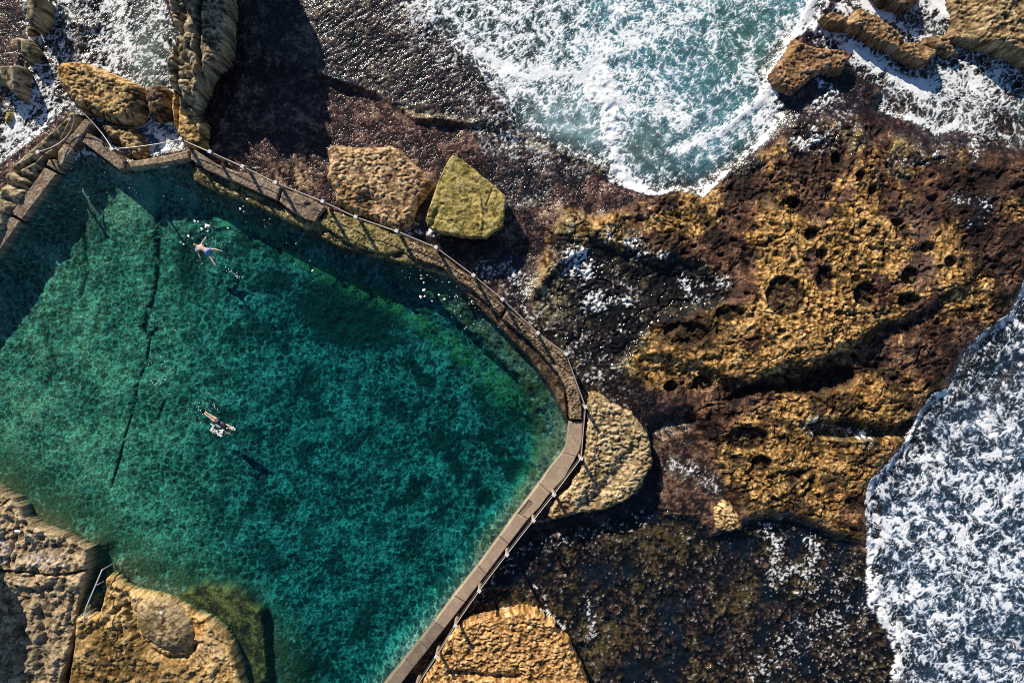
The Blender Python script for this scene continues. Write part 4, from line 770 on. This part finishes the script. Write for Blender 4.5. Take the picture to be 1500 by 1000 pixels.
fence = thing('safety_fence', 'long post and chain fence with pale square caps following the outer pool wall', 'fence')
P3 = []
for i, ((x, y), z) in enumerate(zip(tops, ztop)):
    p = W(x, y, z); P3.append(p)
    q = W(*tops[min(i+1, len(tops)-1)], z)-W(*tops[max(i-1, 0)], z); rz = math.atan2(q.y, q.x)
    bm = bmesh.new(); box(bm, (p.x, p.y, (z+.0)/2-.03), (.15, .15, z-.06), rz, .015); po = mesh_obj('post', bm, POSTM, fence)
    bm = bmesh.new(); box(bm, (p.x, p.y, z-.025), (.20, .20, .05), rz, .012); mesh_obj('cap', bm, CAPM, po)
for i in range(len(P3)-1):
    a, b = P3[i], P3[i+1]
    for dz, r_, m_ in ((-.09, .025, CHAINM), (-.60, .022, DARKM)):
        pts = []
        for k in range(13):
            u_ = k/12; p = a.lerp(b, u_); p.z = a.z+(b.z-a.z)*u_+dz-.05*4*u_*(1-u_); pts.append(p)
        bm = bmesh.new(); tube(bm, pts, r_); mesh_obj('chain' if dz > -.3 else 'lower_chain', bm, m_, fence, True)
ch = thing('chain_barrier', 'sagging chain strung between three posts round the upper left wall corner', 'chain fence')
cp_ = [(54.6, 222.4, 2.1), (106.7, 152.4, 2.4), (163, 218, 2.3)]
C3 = []
for x, y, z in cp_:
    p = W(x, y, z); C3.append(p)
    bm = bmesh.new(); box(bm, (p.x, p.y, z/2+.1), (.13, .13, z-.26), .5, .015); po = mesh_obj('post', bm, simple('brown_post', (.16, .085, .04), .7), ch)
    bm = bmesh.new(); box(bm, (p.x, p.y, z-.025), (.20, .20, .05), .5, .012); mesh_obj('cap', bm, CAPM, po)
def sag(a, b, s_, side=(0, 0), n=20):
    return [Vector((a.x+(b.x-a.x)*k/n+side[0]*4*(k/n)*(1-k/n), a.y+(b.y-a.y)*k/n+side[1]*4*(k/n)*(1-k/n), a.z+(b.z-a.z)*k/n-.06-s_*4*(k/n)*(1-k/n))) for k in range(n+1)]
for a, b, s_, sd_ in ((C3[0], C3[1], .75, (.22, -.16)), (C3[1], C3[2], .35, (.06, .04)), (C3[2], P3[0], .25, (0, 0))):
    bm = bmesh.new(); tube(bm, sag(a, b, s_, sd_), .028); mesh_obj('chain', bm, CHAINM, ch, True)

# hand rail by the steps
STEEL = simple('stainless_tube', (.72, .74, .80), .3, .6, .05, 40, .001)
hr = thing('hand_rail', 'bent stainless steel hand rail beside the cut steps at the lower left pool edge', 'hand rail')
q0, q1, q2 = W(149.6, 834, 1.35), W(125.8, 889.6, 2.15), W(122.3, 911.3, 2.15)
bm = bmesh.new(); tube(bm, [q0+Vector((.02, 0, -1.2)), q0+Vector((0, 0, -.06)), q0, q0.lerp(q1, .03), q0.lerp(q1, .97), q1, q1.lerp(q2, .9), q2, q2-Vector((0, 0, .06)), q2-Vector((0, 0, 1.2))], .034, 10); mesh_obj('rail', bm, STEEL, hr, True)
for (a, b) in (((140.5, 857, 1.65), (152, 851, 1.1)), ((127, 898.7, 2.1), (141, 890, 1.0))):
    bm = bmesh.new(); tube(bm, [W(*a), W(*b)], .022, 8); mesh_obj('brace', bm, STEEL, hr, True)
# shell-white object and a tuft beside it on the block
bm = bmesh.new(); bmesh.ops.create_uvsphere(bm, u_segments=16, v_segments=10, radius=1, matrix=Matrix.Translation(W(25.8, 777.8, 1.66)) @ Matrix.Rotation(-.1, 4, 'Z') @ Matrix.Diagonal((.19, .09, .07, 1)))
bmesh.ops.create_uvsphere(bm, u_segments=10, v_segments=8, radius=1, matrix=Matrix.Translation(W(29, 778, 1.68)) @ Matrix.Diagonal((.06, .05, .05, 1)))
tag(mesh_obj('white_shell', bm, simple('shell_white', (.8, .8, .8), .7, 0, .03), None, True), 'small white shell-like object lying on the pale sandstone block', 'seashell')
bm = bmesh.new(); cc_ = W(33.5, 779.5, 1.6)
for k in range(70):
    a_ = random.random()*6.28; r_ = random.random()*.12; b0 = cc_+Vector((math.cos(a_)*r_, math.sin(a_)*r_, -.05)); tip = b0+Vector((math.cos(a_)*.10, math.sin(a_)*.10, random.uniform(.1, .2))); s_ = Vector((-math.sin(a_), math.cos(a_), 0))*.02
    bm.faces.new([bm.verts.new(b0-s_), bm.verts.new(b0+s_), bm.verts.new(tip)])
tag(mesh_obj('plant_tuft', bm, simple('green_leaves', (.07, .12, .02), .6), None), 'small green plant tuft beside the white shell-like object', 'plant')

# ------------------------------------------------------------------ swimmers
SKIN = simple('skin', (.60, .40, .31), .45, 0, .06, 20, .001)
def body(name, joints, edges, parent):
    me = bpy.data.meshes.new(name); me.from_pydata([j[:3] for j in joints], edges, [])
    o = bpy.data.objects.new(name, me); C.objects.link(o)
    m = o.modifiers.new('Skin', 'SKIN'); m.use_smooth_shade = True
    for i, j in enumerate(joints):
        sv = me.skin_vertices[0].data[i]; sv.radius = (j[3], j[4] if len(j) > 4 else j[3]); sv.use_root = (i == 0)
    o.modifiers.new('Sub', 'SUBSURF').levels = 2; o.modifiers['Sub'].render_levels = 2
    dg = bpy.context.evaluated_depsgraph_get(); nm = bpy.data.meshes.new_from_object(o.evaluated_get(dg))
    o.modifiers.clear(); o.data = nm; nm.materials.clear(); nm.materials.append(SKIN); o.parent = parent
    return o
def ellip(name, c, s, rz, mat, parent, ry=0):
    bm = bmesh.new(); bmesh.ops.create_uvsphere(bm, u_segments=20, v_segments=14, radius=1, matrix=Matrix.Translation(c) @ Matrix.Rotation(rz, 4, 'Z') @ Matrix.Rotation(ry, 4, 'Y') @ Matrix.Diagonal((*s, 1)))
    return mesh_obj(name, bm, mat, parent, True)
def swimmer(label, px, suit, hairm, hairname, z=POOL-.045, top=False, group='swimmers in the pool'):
    """px: dict of pixel joints"""
    P = {k: W(v_[0], v_[1], z+(v_[2] if len(v_) > 2 else 0)) for k, v_ in px.items()}
    root = thing('person', label, 'person', group)
    J = []; E = []
    def add(p, r, r2=None, frm=None):
        J.append((p.x, p.y, p.z, r, r2 or r)); i = len(J)-1
        if frm is not None: E.append((frm, i))
        return i
    pel = add(P['hip'], .15, .11)
    wst = add(P['hip'].lerp(P['chest'], .45), .125, .095, pel); che = add(P['chest'], .165, .11, wst); nk = add(P['chest'].lerp(P['head'], .55), .055, .055, che)
    hd = add(P['head'].lerp(P['chest'], .10), .085, .09, nk); add(P['head'].lerp(P['chest'], -.28), .072, .08, hd)
    for s_ in 'LR':
        sh_ = add(P['sh'+s_], .06, .06, che); el = add(P['el'+s_], .042, .042, sh_); wr = add(P['ha'+s_].lerp(P['el'+s_], .15), .028, .025, el)
        dirv = (P['ha'+s_]-P['el'+s_]).normalized(); sd2 = dirv.cross(Vector((0, 0, 1))).normalized()
        pal_ = add(P['ha'+s_]+dirv*.03, .034, .018, wr)
        for k, L_ in ((-1.5, .07), (-.5, .085), (.5, .08), (1.5, .06)):
            a1 = add(P['ha'+s_]+dirv*.075+sd2*k*.018, .010, .010, pal_); add(P['ha'+s_]+dirv*(.075+L_*.9)+sd2*k*.022-Vector((0, 0, .015)), .007, .007, a1)
        add(P['ha'+s_]+dirv*.03+sd2*.06, .009, .009, pal_)
        hp = add(P['hip'].lerp(P['kn'+s_], .16)+(P['hp'+s_]-P['hip']), .092, .09, pel); kn = add(P['kn'+s_], .058, .058, hp); an = add(P['fo'+s_], .036, .036, kn)
        df = (P['fo'+s_]-P['kn'+s_]).normalized(); add(P['fo'+s_]+df*.09-Vector((0, 0, .03)), .042, .03, an); add(P['fo'+s_]+df*.18-Vector((0, 0, .05)), .035, .018, len(J)-1)
    body('body', J, E, root)
    ax = P['head']-P['chest']; rz = math.atan2(ax.y, ax.x)
    ellip(hairname, P['head']+ax.normalized()*.06+Vector((0, 0, .025)), (.115, .092, .088), rz, hairm, root)
    ellip('nose', P['head']+ax.normalized()*.05+Vector((0, 0, -.11)), (.018, .016, .02), rz, SKIN, root)
    a2 = P['chest']-P['hip']; r2 = math.atan2(a2.y, a2.x)
    # trunks: short skinned shell round hips and upper thighs
    bm = bmesh.new()
    for s_ in 'LR':
        hpp = P['hip'].lerp(P['kn'+s_], .0)+(P['hp'+s_]-P['hip'])*.7; tube(bm, [hpp+(P['hip']-hpp)*.3+a2.normalized()*.06, hpp, P['hip'].lerp(P['kn'+s_], .36)+(P['hp'+s_]-P['hip'])], .108, 14)
    tube(bm, [P['hip']+a2.normalized()*.10, P['hip'], P['hip']-a2.normalized()*.06], .152, 18)
    mesh_obj('swim_trunks', bm, suit, root, True)
    if top:
        bm = bmesh.new(); bmesh.ops.create_uvsphere(bm, u_segments=24, v_segments=16, radius=1, matrix=Matrix.Translation(P['chest'].lerp(P['hip'], .3)) @ Matrix.Rotation(r2, 4, 'Z') @ Matrix.Diagonal((.30, .19, .13, 1)))
        mesh_obj('swim_top', bm, suit, root, True)
    return root
swimmer('swimmer in blue trunks with legs spread wide, upper of the two in the pool', dict(hip=(304, 368, .02), chest=(293.5, 362, .02), head=(287.2, 359.5, .01), shL=(295, 358, 0), elL=(297.6, 353, 0), haL=(300, 349.5, -.02), shR=(290.5, 365.5, 0), elR=(290, 370, -.05), haR=(292, 374.5, -.06),
        hpL=(306, 366.2), knL=(315.2, 365, .0), foL=(321.5, 367, .0), hpR=(303.6, 370.4), knR=(309, 378.5, -.03), foR=(314, 386, .0)), simple('blue_cloth', (.22, .28, .72), .6), simple('wet_hair', (.22, .17, .13), .4), 'hair')
swimmer('front crawl swimmer in dark swimwear and black cap, lower of the two in the pool', dict(hip=(319.5, 617.5, .02), chest=(329.5, 624.5, .0), head=(334, 627.6, .0), shL=(332, 621.5, 0), elL=(338, 625, .04), haL=(343, 628.5, -.02), shR=(327, 628.5, 0), elR=(332, 634, -.06), haR=(338, 635, -.1),
        hpL=(320.8, 615.8), knL=(310.8, 609.5, .0), foL=(303.5, 604.8, .0), hpR=(318, 619), knR=(309, 612.5, .0), foR=(302, 607.5, .0)), simple('black_cloth', (.012, .014, .03), .5), simple('black_cap', (.01, .01, .012), .35), 'swim_cap', top=True)

# foam flecks and splashes floating on the pool
FL = simple('white_foam', (.85, .86, .86), .9, 0, .03, 30, .01, 40)
bm = bmesh.new()
def fleck(px, py, r, el=1, ang=0, z=POOL):
    r *= .78
    c = W(px, py, z+.02); n = 9; off = [random.uniform(.55, 1.25) for _ in range(n)]
    def ring(k, zz): return [bm.verts.new((c.x+(math.cos(ang)*math.cos(2*math.pi*i/n)*el-math.sin(ang)*math.sin(2*math.pi*i/n))*r*off[i]*k, c.y+(math.sin(ang)*math.cos(2*math.pi*i/n)*el+math.cos(ang)*math.sin(2*math.pi*i/n))*r*off[i]*k, c.z+zz)) for i in range(n)]
    a, b = ring(1, -.018), ring(.6, .012); bm.faces.new(b)
    for i in range(n): bm.faces.new((a[i], a[(i+1) % n], b[(i+1) % n], b[i]))
def scatter(n, pts, sp, r0, r1):
    for _ in range(n):
        i = random.randrange(len(pts)-1); u_ = random.random(); x = pts[i][0]+(pts[i+1][0]-pts[i][0])*u_+random.gauss(0, sp); y = pts[i][1]+(pts[i+1][1]-pts[i][1])*u_+random.gauss(0, sp)
        fleck(x, y, random.uniform(r0, r1), random.uniform(1, 2.2), random.random()*3)
for x, y, r in ((118, 218, .22), (122, 221, .24), (114, 225, .17), (110, 230, .16), (126, 224, .17), (131, 224, .12), (137, 226, .13), (140, 228, .09), (119, 212, .14), (111, 234, .10), (152, 236, .06), (104, 247, .05), (124, 229, .06),
                (236, 243, .13), (241, 244, .17), (245, 243, .13), (272, 237, .10), (285, 244, .14), (289, 245, .11), (318, 264, .13), (323, 267, .17), (327, 269, .12), (329, 275, .15), (334, 273, .12), (357, 283, .10), (361, 284, .08), (388, 296, .08),
                (621, 425, .13), (617, 408, .07), (621, 414, .06), (616, 435, .1), (622, 434, .09), (643, 432, .08), (651, 438, .09), (633, 441, .06), (689, 436, .10), (692, 440, .12), (695, 436, .08), (670, 434, .06), (302, 331, .16), (306, 331, .1), (295, 335, .12), (304, 339, .06), (276, 346, .1), (269, 358, .07), (265, 355, .05), (285, 324, .1), (290, 325, .06), (334, 334, .06), (352, 306, .1), (356, 302, .05), (357, 310, .06), (458, 396, .07), (454, 382, .04)):
    fleck(x, y, r, random.uniform(1, 1.6), random.random()*3)
scatter(60, [(600, 385), (650, 415), (720, 480)], 12, .015, .045)
scatter(50, [(60, 300), (120, 260), (300, 270), (420, 350)], 22, .012, .04)
scatter(60, [(285, 345), (310, 360), (330, 375)], 16, .012, .035)
scatter(26, [(330, 392), (345, 403), (352, 408)], 2, .015, .035)
scatter(16, [(287, 360), (290, 366)], 1.2, .03, .06)
scatter(70, [(308, 628), (316, 633), (322, 636), (325, 630)], 1.3, .02, .06); scatter(40, [(310, 622), (320, 624), (328, 622)], 1.3, .02, .05); scatter(18, [(338, 627), (343, 629)], 1.6, .02, .06)
scatter(50, [(214, 528), (226, 523), (246, 530), (248, 545), (232, 560), (216, 560), (212, 545)], 4, .012, .035)
scatter(50, [(297, 586), (302, 596), (280, 610)], 9, .012, .03); scatter(14, [(312, 590), (320, 604)], 1, .015, .03)
scatter(40, [(130, 500), (260, 480), (180, 470)], 20, .01, .025)
tag(mesh_obj('pool_foam', bm, FL), 'white foam flecks and splash drops floating on the pool', 'foam', kind='stuff')

# ------------------------------------------------------------------ light, sky, camera
w = bpy.data.worlds.new('World'); bpy.context.scene.world = w; w.use_nodes = True
nt = w.node_tree; nt.nodes.clear(); sk = nt.nodes.new('ShaderNodeTexSky'); sk.sky_type = 'NISHITA'; sk.sun_disc = False; sk.ozone_density = 4; sk.dust_density = .2; sk.sun_elevation = SUN_EL; sk.sun_rotation = math.atan2(SUN_DIR[0], SUN_DIR[1])
bg = nt.nodes.new('ShaderNodeBackground'); bg.inputs[1].default_value = .065; ow_ = nt.nodes.new('ShaderNodeOutputWorld'); nt.links.new(sk.outputs[0], bg.inputs[0]); nt.links.new(bg.outputs[0], ow_.inputs[0])
sl = bpy.data.lights.new('sun', 'SUN'); sl.energy = 5.0; sl.angle = math.radians(.5); sl.color = (1, .86, .68)
so = bpy.data.objects.new('sun', sl); C.objects.link(so)
dv = Vector((SUN_DIR[0]*math.cos(SUN_EL), SUN_DIR[1]*math.cos(SUN_EL), math.sin(SUN_EL))); so.rotation_euler = dv.to_track_quat('Z', 'Y').to_euler()
cam = bpy.data.cameras.new('camera'); cam.sensor_width = 36; cam.lens = 36*H/60.0; cam.clip_end = 3000
co = bpy.data.objects.new('camera', cam); C.objects.link(co); co.location = (0, 0, H); bpy.context.scene.camera = co
sc = bpy.context.scene; sc.view_settings.view_transform = 'Standard'; sc.view_settings.look = 'None'; sc.view_settings.exposure = .55
sc.cycles.use_denoising = False; sc.cycles.filter_width = 1.05; sc.cycles.max_bounces = 6; sc.cycles.transparent_max_bounces = 12; sc.cycles.volume_bounces = 0
